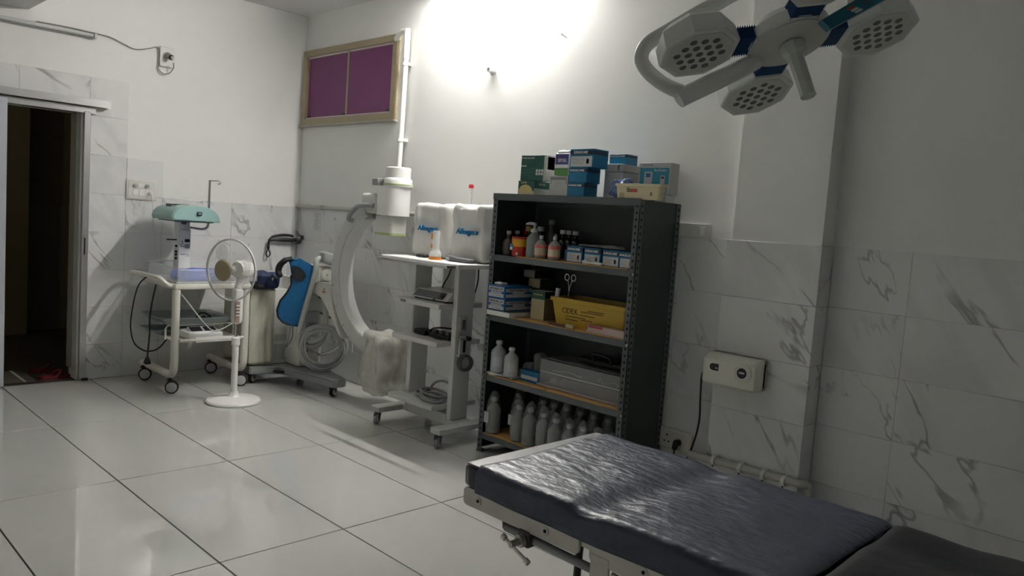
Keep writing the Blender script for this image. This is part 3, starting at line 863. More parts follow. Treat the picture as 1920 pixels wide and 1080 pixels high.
# ================================================================== C-arm X-ray machine
CREAMW = mat('machine_white', (0.66, 0.66, 0.62), 0.35, var=0.03)
MGREY = mat('machine_grey', (0.29, 0.30, 0.30), 0.45, var=0.05)
cm = empty('x_ray_machine', (-0.5, -0.7, 0), 'white mobile X-ray scanner with a big C shaped arm in the corner', 'medical machine')
bs = MB()
bs.prism([(-0.80, -0.22, 0.085), (-0.80, -0.74, 0.085), (-0.56, -0.80, 0.085), (-0.475, -1.44, 0.085), (-0.455, -1.475, 0.085), (-0.355, -1.475, 0.085), (-0.335, -1.44, 0.085), (-0.20, -0.72, 0.085), (-0.16, -0.22, 0.085)], (0, 0, 0.062))
bmesh.ops.bevel(bs.bm, geom=list(bs.bm.edges), offset=0.008, segments=2, affect='EDGES')
bs.build('base', MGREY, cm)
for x, y, a in ((-0.42, -1.39, 0.4), (-0.745, -0.66, 0.5), (-0.25, -0.60, 0.4), (-0.70, -0.28, 0.4)):
    caster(cm, x, y, 0.088, 0.038, DGREY, RUBBER, OFFW, ang=a, w=0.034)
for x, y in ((-0.42, -1.39),):
    pass
box('cabinet', (-0.76, -0.70, 0.147), (-0.40, -0.25, 0.785), CREAMW, cm, bev=0.012, seg=2)
vt = MB()
for r in range(10):
    for k in range(9):
        x = -0.565 + k * 0.0155; z = 0.190 + r * 0.0135
        vt.box((x - 0.0045, -0.7025, z - 0.004), (x + 0.0045, -0.6995, z + 0.004))
o = vt.build('vent_slots', GREY, cm); o['kind'] = 'stuff'
box('connector_panel', (-0.565, -0.704, 0.345), (-0.44, -0.70, 0.40), LGREY, cm, bev=0.001)
box('brake_pedal', (-0.62, -0.86, 0.10), (-0.53, -0.79, 0.115), BLACK, cm, bev=0.004)
# dust cover over the left half of the cabinet
def folds(w):
    a = 0.007 * math.sin(w.x * 95 + 1.5 * math.sin(w.z * 4)) * (1 - max(0, min(1, (w.z - 0.70) / 0.1)))
    b = 0.007 * math.sin(w.y * 80)
    if w.y < -0.6: w = w + V((0, a, 0))
    if w.x < -0.74: w = w + V((b, 0, 0))
    return w
MB().soft((-0.805, -0.735, 0.165), (-0.585, -0.24, 0.797), 0.025, 22, 0.006, 12, 2, folds).build('dust_cover', mat('beige_sheet', (0.56, 0.54, 0.45), 0.75, var=0.06), cm, sharp=60)
cl = MB().soft((-0.46, -0.92, 0.147), (-0.24, -0.55, 0.90), 0.03, 8).build('column', CREAMW, cm)
MB().soft((-0.43, -0.945, 0.40), (-0.29, -0.915, 0.62), 0.02, 6).build('grip_cover', LGREY, cl)
box('dark_window', (-0.40, -0.948, 0.47), (-0.32, -0.944, 0.53), GREY, cl)
for k, z in enumerate((0.29, 0.325, 0.36)):
    cyl('port', (-0.385, -0.924, z), (-0.385, -0.918, z), 0.011, BLACK, cl, n=14)
# knob head on top of the column
hd = box('brake_head', (-0.42, -1.05, 0.873), (-0.275, -0.80, 1.012), mat('head_ivory', (0.72, 0.72, 0.64), 0.35, var=0.02), cm, bev=0.014, seg=2)
box('knob_plate', (-0.395, -1.062, 0.885), (-0.275, -1.05, 1.005), IVORY, hd, bev=0.005)
kb = cyl('brake_knob', (-0.335, -1.062, 0.945), (-0.335, -1.092, 0.945), 0.046, IVORY, hd, n=28)
cyl('knob_screw', (-0.335, -1.092, 0.945), (-0.335, -1.095, 0.945), 0.005, DGREY, kb, n=10)
MB().soft((-0.40, -1.10, 0.858), (-0.26, -0.98, 0.878), 0.008, 5).build('ledge', IVORY, hd)
# bracket that carries the arc
ARC_Y, ARC_Z, RI, RO = -1.815, 1.0, 0.475, 0.585
br = MB().prism([(-0.40, y, z) for y, z in ((-0.95, 0.885), (-1.25, 0.885), (-1.262, 0.80), (-1.30, 0.70), (-1.36, 0.58), (-1.45, 0.475), (-1.40, 0.50), (-1.27, 0.63), (-1.13, 0.76), (-0.95, 0.80))], (0.16, 0, 0))
brk = br.build('arc_bracket', CREAMW, cm)
wr_ = MB()
for k in range(3):
    a = PI / 2 + k * 2 * PI / 3
    c_ = V((-0.4015, -1.16, 0.82))
    pts = [c_ + V((0, math.cos(a - .5) * .006, math.sin(a - .5) * .006)), c_ + V((0, math.cos(a - .45) * .024, math.sin(a - .45) * .024)), c_ + V((0, math.cos(a + .45) * .024, math.sin(a + .45) * .024)), c_ + V((0, math.cos(a + .5) * .006, math.sin(a + .5) * .006))]
    wr_.prism(pts, (0.0015, 0, 0))
wr_.cyl((-0.4015, -1.16, 0.82), (-0.40, -1.16, 0.82), 0.004, n=10)
wr_.build('radiation_mark', mat('warning_red', (0.35, 0.02, 0.02), 0.6), brk)
def arc_pt(r, th, x):
    return (x, ARC_Y + r * math.cos(th), ARC_Z + r * math.sin(th))
def arc_sweep(r0, r1, x0, x1, t0, t1, n=56):
    m_ = MB(); vs = []; fs = []
    for i in range(n + 1):
        th = math.radians(t0 + (t1 - t0) * i / n)
        vs += [arc_pt(r0, th, x0), arc_pt(r1, th, x0), arc_pt(r1, th, x1), arc_pt(r0, th, x1)]
    for i in range(n):
        for k in range(4):
            l = (k + 1) % 4
            fs.append((i * 4 + k, i * 4 + l, i * 4 + 4 + l, i * 4 + 4 + k))
    fs += [(3, 2, 1, 0), (n * 4, n * 4 + 1, n * 4 + 2, n * 4 + 3)]
    m_._add(vs, fs)
    return m_
ARCG = mat('arc_grey_white', (0.55, 0.56, 0.54), 0.3, var=0.02)
arc = arc_sweep(RI + 0.006, RO, -0.385, -0.25, -84, 72).build('curved_arm', ARCG, cm, sharp=25)
arc_sweep(RI, RI + 0.007, -0.375, -0.256, -84, 71).build('inner_track', mat('track_white', (0.80, 0.80, 0.79), 0.22, var=0.02), arc, sharp=25)
for th in (-48, -30, -12, 8, 28, 48):
    cyl('arc_screw', arc_pt(RO - 0.022, math.radians(th), -0.388), arc_pt(RO - 0.022, math.radians(th), -0.384), 0.006, GREY, arc, n=10)
tube('grab_handle', [(-0.385, -1.76, 1.535), (-0.41, -1.70, 1.538), (-0.425, -1.62, 1.525), (-0.435, -1.555, 1.478), (-0.43, -1.51, 1.435), (-0.41, -1.49, 1.415), (-0.385, -1.50, 1.41)], 0.019, MGREY, arc, sub=4, n=12)
# image intensifier at the upper end
ii = MB()
def stadium(x0, x1, y0, y1, r, z, n=8):
    pts = []
    for cx_, cy_, a0 in ((x1 - r, y1 - r, 0), (x0 + r, y1 - r, 90), (x0 + r, y0 + r, 180), (x1 - r, y0 + r, 270)):
        for k in range(n + 1):
            a = math.radians(a0 + 90 * k / n)
            pts.append((cx_ + r * math.cos(a), cy_ + r * math.sin(a), z))
    return pts
ii.prism(stadium(-0.37, -0.17, -1.985, -1.72, 0.085, 1.47), (0, 0, 0.22))
iib = ii.build('detector_housing', WHITEG, cm)
MB().lathe([(0.112, 1.69), (0.112, 1.698), (0.106, 1.70), (0.106, 1.735), (0.100, 1.748), (0.093, 1.752), (0.093, 1.825), (0.086, 1.832)], (-0.265, -1.89, 0), n=40).build('detector_cap', WHITEG, iib)
MB().lathe([(0.1135, 1.699), (0.1135, 1.707)], (-0.265, -1.89, 0), n=40).build('green_stripe', mat('pale_green', (0.42, 0.50, 0.22), 0.5), iib)
box('cap_block', (-0.385, -1.80, 1.690), (-0.31, -1.725, 1.742), MGREY, iib, bev=0.004)
lw = MB().prism(stadium(-0.345, -0.195, -1.945, -1.72, 0.03, 1.338), (0, 0, 0.128)).build('lower_housing', CREAMW, iib)
MB().prism(stadium(-0.347, -0.193, -1.947, -1.718, 0.03, 1.322), (0, 0, 0.018)).build('green_stripe', MATS['pale_green'], lw)
cyl('screw', (-0.347, -1.93, 1.40), (-0.35, -1.93, 1.40), 0.005, GREY, lw, n=8)
MB().soft((-0.38, -1.76, 1.475), (-0.255, -1.58, 1.63), 0.03, 7).build('arm_joint', CREAMW, iib)
MB().prism([(-0.36, -1.72, 1.44), (-0.36, -1.60, 1.425), (-0.36, -1.70, 1.475)], (0.08, 0, 0)).build('joint_web', MGREY, iib)
# tube head at the lower end, bagged in creased plastic
MB().soft((-0.36, -1.94, 0.20), (-0.16, -1.72, 0.52), 0.04, 8).build('tube_head', CREAMW, cm)
def bagf(w):
    k = 0.010 * math.sin(w.y * 70 + w.z * 9) + 0.010 * math.sin(w.x * 60 - w.z * 14)
    s = 1 + 0.10 * (0.35 - w.z)
    c_ = V((-0.255, -1.84, w.z))
    d = w - c_
    return V((c_.x + d.x * s + k * 0.6, c_.y + d.y * s + k * 0.6, w.z))
BAG = mat('milky_plastic_bag', (0.70, 0.69, 0.61), 0.25, alpha=0.62, var=0.10, vscale=14, bump=0.5, bscale=18)
MB().soft((-0.395, -1.985, 0.10), (-0.115, -1.695, 0.575), 0.05, 22, 0.030, 11, 4, bagf).build('plastic_cover', BAG, cm, sharp=60)
# hose and cable coils
HOSE = mat('grey_hose', (0.40, 0.41, 0.385), 0.45, var=0.05)
MB().soft((-0.385, -1.115, 1.018), (-0.215, -1.02, 1.115), 0.022, 7, fn=lambda w: w + V((0, 0, 0.0 if w.x > -0.27 else (w.x + 0.27) * -0.25))).build('steering_grip', MGREY, cm)
HS = [(-0.36, -1.055, 1.085), (-0.415, -1.05, 1.06), (-0.425, -1.06, 0.98), (-0.448, -1.045, 0.85), (-0.475, -1.025, 0.70), (-0.50, -1.005, 0.55), (-0.515, -0.995, 0.44), (-0.50, -1.0, 0.375), (-0.42, -1.06, 0.345), (-0.36, -1.10, 0.40), (-0.34, -1.11, 0.50), (-0.335, -1.10, 0.62), (-0.33, -1.07, 0.72), (-0.32, -0.98, 0.80)]
tube('hose', HS, 0.023, HOSE, cm, sub=6, n=12)
tube('hose', [(-0.42, -0.92, 0.52), (-0.47, -1.0, 0.44), (-0.44, -1.06, 0.385), (-0.37, -1.12, 0.43), (-0.345, -1.13, 0.52), (-0.33, -1.10, 0.64)], 0.016, HOSE, cm, sub=6, n=10)
CAB = mat('grey_cable', (0.36, 0.37, 0.36), 0.45, var=0.06)
ex = V((0.80, -0.60, 0)).normalized(); cen = V((-0.375, -1.135, 0.345))
for k in range(8):
    rr = 0.192 - 0.006 * k
    ec = cen + ex * (0.008 * math.sin(k * 2.1)) + V((0, 0, 0.010 * math.cos(k * 1.7))) + V((-0.6, -0.8, 0)) * (0.006 * (k % 4) - 0.01)
    pts = []
    for i in range(40):
        a = 2 * PI * i / 40
        pts.append(ec + ex * math.cos(a) * rr * (1 + 0.06 * math.sin(3 * a + k)) + V((0, 0, math.sin(a) * rr * (0.98 + 0.05 * math.cos(2 * a + k)))))
    tube('cable_loop', pts, 0.0095, HOSE if k % 3 else CAB, cm, sub=1, n=7, closed=True)
tube('cable', [(-0.385, -0.93, 0.30), (-0.36, -1.08, 0.28), (-0.28, -1.16, 0.33), (-0.20, -1.20, 0.42)], 0.010, CHROME, cm, sub=5, n=7)
tube('cable', [(-0.33, -1.0, 0.62), (-0.26, -1.10, 0.58), (-0.21, -1.14, 0.60)], 0.009, DGREY, cm, sub=5, n=7)

# ---- lead apron over the column, bag on the cabinet
apr = empty('lead_apron', (-0.5, -1.0, 0.5), 'blue lead apron with black collar hung over the column of the X-ray scanner', 'apron')
eh = V((0.872, -0.489, 0)); ev = V((0, 0, 1)); en = V((-0.489, -0.872, 0))
ao = V((-0.535, -0.965, 0.0))
outl = [(527, 482), (548, 481), (581, 497), (573, 520), (565, 548), (559, 578), (553, 606), (540, 605), (522, 600), (513, 590), (511, 577), (516, 560), (527, 546), (535, 530), (533, 505)]
def ap(px, py, off=0.0):
    h = (px - 545) * 0.0043; z = 1.070 - (py - 481) * 0.00445
    bulge = 0.025 * math.cos((px - 545) / 40.0) + 0.010 * math.sin(px * 0.18 + py * 0.03)
    return ao + eh * h + ev * z + en * (off + bulge)
am = MB()
import mathutils
poly = [V((p[0], p[1], 0)) for p in outl]
NX, NY = 26, 40
idx = {}
from mathutils import geometry as mgeo
vs = []; fs = []
rows = []
for j in range(NY + 1):
    py = 481 + (606 - 481) * j / NY
    xsx = []
    for i in range(len(outl)):
        a, b = outl[i], outl[(i + 1) % len(outl)]
        if (a[1] - py) * (b[1] - py) <= 0 and a[1] != b[1]:
            xsx.append(a[0] + (b[0] - a[0]) * (py - a[1]) / (b[1] - a[1]))
    if len(xsx) < 2:
        xsx = [545, 546]
    x0, x1 = min(xsx), max(xsx)
    rows.append((x0, x1, py))
for x0, x1, py in rows:
    for i in range(NX + 1):
        vs.append(ap(x0 + (x1 - x0) * i / NX, py))
for j in range(NY):
    for i in range(NX):
        a = j * (NX + 1) + i
        fs.append((a, a + 1, a + NX + 2, a + NX + 1))
am._add(vs, fs)
APB = mat('apron_blue', (0.010, 0.105, 0.255), 0.42, spec=0.4, var=0.15, vscale=9, bump=0.15, bscale=25)
a_ = am.build('apron_panel', APB, apr, sharp=70)
sm = a_.modifiers.new('thick', 'SOLIDIFY'); sm.thickness = 0.012; sm.offset = 0
edge = [ap(rows[j][0], rows[j][2], 0.003) for j in range(3, NY + 1)] + [ap(rows[NY][0] + (rows[NY][1] - rows[NY][0]) * k / 8, 606, 0.003) for k in range(1, 8)] + [ap(rows[j][1], rows[j][2], 0.003) for j in range(NY, 3, -1)]
MB().tube(edge, 0.0085, 6).build('black_binding', BLACK, apr)
NAVYC = mat('navy_cloth', (0.012, 0.022, 0.07), 0.6, var=0.2, vscale=12, bump=0.3, bscale=30)
BLKC = mat('black_cloth', (0.012, 0.013, 0.016), 0.75, bump=0.2, bscale=60)
cp = [(536, 494), (548, 497), (558, 505), (561, 513), (556, 520), (545, 522), (536, 516)]
MB().prism([ap(x, y, 0.012) for x, y in cp], en * 0.008).build('shoulder_patch', BLKC, apr)
MB().tube([ap(534, 482, 0.0), ap(522, 486, -0.01), ap(513, 495, -0.02), ap(510, 507, -0.02), ap(514, 516, -0.01)], [0.030, 0.040, 0.042, 0.040, 0.028], 10, sub=4, flat=0.6).build('collar', BLKC, apr)
MB().prism([ap(526, 489, 0.014), ap(530, 491, 0.014), ap(534, 512, 0.014), ap(524, 514, 0.014)], en * 0.004).build('white_flap', mat('grey_lining', (0.42, 0.43, 0.43), 0.8), apr)
MB().soft(ap(588, 556, -0.10) + V((-0.02, -0.05, 0)), ap(608, 522, -0.10) + V((0.03, 0.03, 0)), 0.03, 7, 0.01, 14, 2).build('black_belt', BLKC, apr)
tube('cord', [ap(541, 604, -0.005), ap(541, 625, 0.0), ap(534, 640, 0.0), ap(530, 645, 0.0), ap(534, 630, 0.0), ap(537, 606, -0.005)], 0.004, DGREY, apr, sub=5, n=6)
bg = empty('blue_bag', (-0.68, -0.66, 0.797), 'dark navy soft bag on top of the covered cabinet left of the apron', 'bag')
MB().soft((-0.775, -0.77, 0.805), (-0.575, -0.55, 0.93), 0.045, 12, 0.02, 12, 6, lambda w: w + V((0, 0, -0.03 * max(0, (w.x + 0.62) / 0.1)))).build('bag_body', NAVYC, bg)
MB().soft((-0.79, -0.79, 0.799), (-0.70, -0.68, 0.84), 0.015, 6, 0.006, 14, 2).build('side_pocket', BLKC, bg)
MB().soft((-0.655, -0.778, 0.868), (-0.64, -0.768, 0.895), 0.004, 4).build('white_tag', WINK, bg)
tube('strap', [(-0.66, -0.775, 0.915), (-0.63, -0.785, 0.88), (-0.60, -0.775, 0.84)], 0.008, BLKC, bg, sub=3, n=6)

# ================================================================== monitor cart
CW = mat('cart_white', (0.68, 0.68, 0.66), 0.38, var=0.02)
ca = empty('monitor_cart', (-0.35, -2.57, 0), 'white monitor trolley on four castors with three shelves standing between the scanner and the rack', 'trolley')
box('top', (-0.595, -3.00, 1.170), (-0.075, -2.185, 1.200), CW, ca, bev=0.004)
tube('top_rail', [(-0.595, -2.215, 1.182), (-0.64, -2.23, 1.182), (-0.66, -2.26, 1.182), (-0.665, -2.32, 1.182), (-0.665, -2.80, 1.182), (-0.665, -2.955, 1.182), (-0.655, -2.97, 1.182), (-0.595, -2.975, 1.182)], 0.011, CHROME, ca, sub=4, n=10)
PW = CW
def post(y0, y1):
    box('side_post', (-0.405, y0, 0.130), (-0.255, y1, 1.170), PW, ca, bev=0.003)
post(-2.345, -2.30); post(-2.805, -2.760)
for y0, y1 in ((-2.285, -2.190), (-2.950, -2.855)):
    box('foot', (-0.615, y0, 0.092), (-0.075, y1, 0.130), PW, ca, bev=0.004)
for y0, y1 in ((-2.345, -2.285), (-2.855, -2.76)):
    box('foot_gusset', (-0.405, y0, 0.092), (-0.255, y1, 0.130), PW, ca, bev=0.003)
box('cross_beam', (-0.405, -2.760, 0.092), (-0.385, -2.345, 0.165), PW, ca)
box('cross_beam', (-0.275, -2.760, 0.092), (-0.255, -2.345, 0.165), PW, ca)
for z in (0.198, 0.628, 0.882):
    box('shelf', (-0.42, -2.755, z), (-0.13, -2.35, z + 0.034), PW, ca, bev=0.003)
box('shelf_nose', (-0.53, -2.765, 0.882), (-0.42, -2.275, 0.916), PW, ca, bev=0.003)
box('shelf_nose', (-0.53, -2.765, 0.628), (-0.42, -2.275, 0.662), PW, ca, bev=0.003)
box('shelf_nose', (-0.53, -2.755, 0.198), (-0.42, -2.265, 0.232), PW, ca, bev=0.003)
bd = MB().soft((-0.5315, -2.41, 0.889), (-0.5295, -2.35, 0.907), 0.001, 4).build('maker_badge', INKG, ca)
dk = MB()
dk.box((-0.21, -2.575, 0.662), (-0.12, -2.410, 0.882), 0.002).box((-0.21, -2.575, 0.916), (-0.12, -2.410, 1.170), 0.002)
dk.build('cable_duct', mat('duct_white', (0.74, 0.74, 0.72), 0.4), ca)
for pts in ([(-0.23, -2.53, 1.168), (-0.235, -2.50, 1.08), (-0.24, -2.45, 1.0), (-0.245, -2.44, 0.917)], [(-0.10, -2.66, 1.168), (-0.11, -2.67, 1.05), (-0.12, -2.64, 0.917)], [(-0.08, -2.93, 1.169), (-0.085, -2.94, 1.02), (-0.09, -2.93, 0.90), (-0.09, -2.90, 0.70), (-0.13, -2.80, 0.62)], [(-0.08, -2.97, 1.169), (-0.085, -2.98, 1.05), (-0.09, -2.955, 0.93), (-0.10, -2.93, 0.75), (-0.08, -2.90, 0.55)]):
    tube('hanging_cable', pts, 0.005, BLACK, ca, sub=5, n=6)
for y0, y1 in ((-2.93, -2.86),):
    box('rear_post', (-0.105, y0, 0.130), (-0.075, y1, 1.170), PW, ca, bev=0.003)
box('rear_shelf', (-0.20, -2.86, 0.60), (-0.075, -2.81, 0.64), PW, ca)
for x, y in ((-0.585, -2.235), (-0.585, -2.905), (-0.115, -2.235), (-0.115, -2.905)):
    caster(ca, x, y, 0.093, 0.032, DGREY, GREY, LGREY, ang=PI + 0.5, w=0.026)
box('switch_holder', (-0.385, -2.822, 0.735), (-0.325, -2.805, 0.835), LGREY, ca, bev=0.006, seg=2)
box('holder_slot', (-0.365, -2.825, 0.750), (-0.338, -2.821, 0.815), DGREY, ca)
# hand switch with its curled cord
hs = empty('hand_switch', (-0.36, -2.82, 0.66), 'grey hand switch in a wire bracket with curled cord on the trolley side', 'switch')
MB().tube([(-0.395, -2.812, 0.69), (-0.40, -2.85, 0.69), (-0.33, -2.85, 0.69), (-0.325, -2.812, 0.69)], 0.006, 6).tube([(-0.395, -2.812, 0.58), (-0.40, -2.85, 0.58), (-0.33, -2.85, 0.58), (-0.325, -2.812, 0.58)], 0.006, 6).tube([(-0.397, -2.848, 0.69), (-0.397, -2.848, 0.58)], 0.006, 6).build('wire_bracket', CHROME, hs)
MB().soft((-0.385, -2.846, 0.57), (-0.335, -2.810, 0.71), 0.014, 6).build('switch_body', LGREY, hs)
MB().soft((-0.372, -2.854, 0.60), (-0.348, -2.844, 0.685), 0.006, 4).build('trigger', BLACK, hs)
rg = [V((-0.335, -2.835, 0.525)) + V((math.cos(a) * 0.045, math.cos(a) * -0.012, math.sin(a) * 0.050)) for a in [2 * PI * i / 28 for i in range(28)]]
MB().tube(rg, 0.010, 8, closed=True).tube([p * 0.98 + V((-0.335, -2.85, 0.525)) * 0.02 + V((0, -0.016, 0)) for p in rg], 0.009, 8, closed=True).build('curled_cord', DGREY, hs)
MB().soft((-0.345, -2.86, 0.675), (-0.30, -2.812, 0.705), 0.012, 5).build('cord_plug', BLACK, hs)
# things on the trolley
def cover(yl, yr, ztop, seed, label, dip):
    e = empty('monitor_cover', (-0.22, (yl + yr) / 2, 1.2), label, 'monitor')
    def fn(w):
        t = (w.z - 1.2) / (ztop - 1.2)
        yc = (yl + yr) / 2
        s = 1.10 - 0.13 * t
        y = yc + (w.y - yc) * s
        x = w.x + (1 - t) * (0.0) + 0.010 * math.sin(w.y * 40 + seed) * (1 - t)
        z = w.z
        u = (w.y - yc) / ((yl - yr) / 2)
        if w.x < -0.26 and t > 0.45:       # folds hanging from the upper corners
            x += -0.045 * math.exp(-((abs(u) - 0.60 - 0.35 * (t - 0.7)) / 0.09) ** 2) * (t - 0.45) + 0.03 * math.exp(-(u / 0.45) ** 2) * (t - 0.45)
        if t > 0.90:
            z -= dip * math.exp(-(u / 0.55) ** 2) * (0.5 if w.x > -0.25 else 1.0)
        return V((x, y, max(z, 1.2008)))
    m_ = MB().soft((-0.345, yr, 1.2008), (-0.125, yl, ztop), 0.035, 30, 0.014, 9, seed, fn)
    m_.build('dust_cover', mat('cover_cloth', (0.62, 0.61, 0.58), 0.7, var=0.04, bump=0.12, bscale=14), e, sharp=70)
    text('Allengers', 0.052, mat('logo_blue', (0.01, 0.17, 0.36), 0.6), e, (-0.3615, (yl + yr) / 2 - 0.012, 1.402), FX, FY, bold=0.0010, depth=0.004, shear=0.25, width=0.22)
    return e
cover(-2.195, -2.560, 1.578, 1, 'left monitor under a white cloth cover with blue lettering', 0.004)
cover(-2.625, -2.955, 1.590, 3, 'right monitor under a white cloth cover with blue lettering, next to the rack', 0.020)
be = empty('beacon_lamp', (-0.09, -2.515, 1.2), 'slim white indicator pole with a red cap behind the right covered monitor', 'indicator lamp')
MB().lathe([(0.02, 1.2005), (0.02, 1.205), (0.009, 1.21), (0.009, 1.62), (0.016, 1.63), (0.016, 1.705)], (-0.09, -2.515, 0), n=18).build('pole', WHITE, be)
MB().lathe([(0.018, 1.705), (0.0185, 1.725), (0.014, 1.732)], (-0.09, -2.515, 0), n=18).build('red_cap', mat('signal_red', (0.55, 0.02, 0.03), 0.35), be)
to = empty('torch', (-0.455, -2.605, 1.2), 'white emergency torch with orange base ring standing before the covered monitors', 'torch')
ORANGE = mat('orange_plastic', (0.75, 0.24, 0.02), 0.4)
MB().lathe([(0.043, 1.2006), (0.043, 1.222)], (-0.455, -2.605, 0), n=28).build('base_ring', ORANGE, to)
MB().lathe([(0.042, 1.222), (0.042, 1.236), (0.036, 1.252), (0.026, 1.266), (0.0245, 1.28), (0.0245, 1.388), (0.022, 1.394)], (-0.455, -2.605, 0), n=28).build('torch_body', WHITE, to)
for z, h in ((1.355, 0.030), (1.29, 0.016)):
    MB().soft((-0.479, -2.597, z - h / 2 - 0.006), (-0.468, -2.577, z + h / 2 + 0.006), 0.005, 5).build('switch_button', ORANGE, to)
rc = empty('remote_control', (-0.42, -2.78, 1.2), 'dark remote handset lying at the foot of the right monitor cover', 'remote control')
MB().soft((-0.440, -2.93, 1.2006), (-0.375, -2.685, 1.230), 0.014, 8, fn=lambda w: w + V((0, 0, 0.012 * max(0, (w.y + 2.80) / 0.11) if w.z > 1.21 else 0))).build('handset', DGREY, rc)
box('silver_label', (-0.4425, -2.735, 1.207), (-0.4395, -2.700, 1.228), LGREY, rc)
ms_ = MB().soft((-0.44, -2.47, 1.2006), (-0.385, -2.37, 1.222), 0.02, 7).build('computer_mouse', BLACK, None)
tag(ms_, 'small black mouse lying at the foot of the left monitor cover', 'mouse')
dv = empty('video_printer', (-0.35, -2.6, 0.917), 'flat white device with ribbed front and black knob on the upper shelf of the trolley', 'device')
db = MB()
db.prism([(-0.455, -2.375, 0.928), (-0.40, -2.375, 0.985), (-0.20, -2.375, 0.990), (-0.20, -2.375, 0.928)], (0, -0.375, 0))
dbo = db.build('device_body', CREAMW, dv)
n_ = V((-0.057, 0, 0.055)).normalized()
gp = MB()
gp.prism([V((-0.4490, -2.388, 0.937)) , V((-0.4490, -2.70, 0.937)), V((-0.408, -2.70, 0.979)), V((-0.408, -2.388, 0.979))], n_ * 0.002)
gpo = gp.build('front_grille', DGREY, dv)
for k in range(9):
    f_ = (k + 0.5) / 9
    p = V((-0.449 + 0.041 * f_, 0, 0.937 + 0.042 * f_)) + n_ * 0.002
    MB().cyl((p.x, -2.392, p.z), (p.x, -2.640, p.z), 0.0013, n=5).build('grille_bar', GREY, gpo)
cyl('knob', V((-0.4285, -2.685, 0.958)) + n_ * 0.002, V((-0.4285, -2.685, 0.958)) + n_ * 0.010, 0.020, BLACK, dv, n=20)
for y in (-2.40, -2.72):
    for x in (-0.43, -0.23):
        cyl('rubber_foot', (x, y, 0.9165), (x, y, 0.929), 0.012, BLACK, dv, n=12)
box('socket', (-0.457, -2.63, 0.929), (-0.45, -2.61, 0.936), BLACK, dv)
pb = empty('power_adapter', (-0.35, -2.45, 0.663), 'black power adapter box with cable on the middle shelf of the trolley', 'adapter')
box('adapter_body', (-0.42, -2.50, 0.6625), (-0.34, -2.38, 0.700), BLACK, pb, bev=0.006)
tube('cable', [(-0.38, -2.50, 0.68), (-0.40, -2.56, 0.720), (-0.36, -2.62, 0.732), (-0.30, -2.70, 0.725), (-0.28, -2.748, 0.70)], 0.006, BLACK, pb, sub=5, n=6)
pb2 = empty('power_strip', (-0.35, -2.63, 0.663), 'black power strip with plugs at the right end of the middle trolley shelf', 'power strip')
box('strip_body', (-0.41, -2.745, 0.6625), (-0.35, -2.53, 0.693), BLACK, pb2, bev=0.005)
for y in (-2.57, -2.64, -2.71):
    MB().soft((-0.40, y - 0.018, 0.692), (-0.36, y + 0.018, 0.715), 0.006, 4).build('plug', DGREY, pb2)
tube('cable', [(-0.37, -2.52, 0.685), (-0.38, -2.48, 0.71), (-0.41, -2.52, 0.72), (-0.43, -2.56, 0.70), (-0.43, -2.62, 0.669), (-0.43, -2.70, 0.669)], 0.0045, BLACK, pb2, sub=5, n=6)
co = empty('cable_coil', (-0.38, -2.57, 0.233), 'coil of grey cable lying on the lowest shelf of the trolley', 'cable')
def flat_loop(c, rx, ry, z, ph, tilt, n=26):
    return [V((c[0] + rx * math.cos(2 * PI * i / n + ph), c[1] + ry * math.sin(2 * PI * i / n + ph), z + tilt * (1 + math.sin(2 * PI * i / n * 1 + ph)))) for i in range(n)]
for k, (c_, rx, ry, z, ph, tl) in enumerate((((-0.38, -2.53), 0.07, 0.11, 0.243, 0, 0.005), ((-0.36, -2.57), 0.075, 0.12, 0.262, 0.6, 0.008), ((-0.40, -2.62), 0.08, 0.085, 0.246, 1.2, 0.012), ((-0.44, -2.64), 0.05, 0.09, 0.2445, 0.3, 0.004))):
    tube('cable_loop', flat_loop(c_, rx, ry, z, ph, tl), 0.0095, CAB, co, sub=2, n=8, closed=True)
tube('cable_end', [(-0.33, -2.47, 0.25), (-0.30, -2.50, 0.32), (-0.28, -2.58, 0.345), (-0.27, -2.68, 0.32), (-0.26, -2.74, 0.30)], 0.0095, CAB, co, sub=5, n=8)
tube('cable_end', [(-0.35, -2.50, 0.27), (-0.30, -2.41, 0.262), (-0.28, -2.37, 0.258)], 0.009, mat('brown_lead', (0.14, 0.06, 0.05), 0.5), co, sub=4, n=8)

# ================================================================== slotted steel rack
RX0, RX1, RY0, RY1 = -0.40, -0.012, -3.08, -4.205
rk = empty('storage_rack', (-0.2, -3.64, 0), 'dark grey slotted angle steel rack with five shelves against the wall', 'shelf')
PWD = 0.038
def angle_post(x, y, sx, sy):
    """L section with slot holes; sx, sy point into the rack"""
    m_ = MB()
    m_.box((min(x, x + sx * 0.003), min(y, y + sy * PWD), 0.006), (max(x, x + sx * 0.003), max(y, y + sy * PWD), 1.655))
    m_.box((min(x, x + sx * PWD), min(y, y + sy * 0.003), 0.006), (max(x, x + sx * PWD), max(y, y + sy * 0.003), 1.655))
    p = m_.build('post', RACKP, rk)
    h = MB()
    for k in range(44):
        z = 0.04 + k * 0.0368
        h.box((x - sx * 0.0006 - 0.0004, y + sy * 0.020 - 0.005, z - 0.007), (x - sx * 0.0006 + 0.0006, y + sy * 0.020 + 0.005, z + 0.007))
        h.box((x + sx * 0.020 - 0.005, y - sy * 0.0006 - 0.0004, z - 0.007), (x + sx * 0.020 + 0.005, y - sy * 0.0006 + 0.0006, z + 0.007))
    o = h.build('slot_holes', HOLE, p); o['kind'] = 'stuff'
    MB().box((min(x, x + sx * 0.045) - 0.004, min(y, y + sy * 0.045) - 0.004, 0.0), (max(x, x + sx * 0.045) + 0.004, max(y, y + sy * 0.045) + 0.004, 0.008)).build('foot_plate', DGREY, p)
    return p
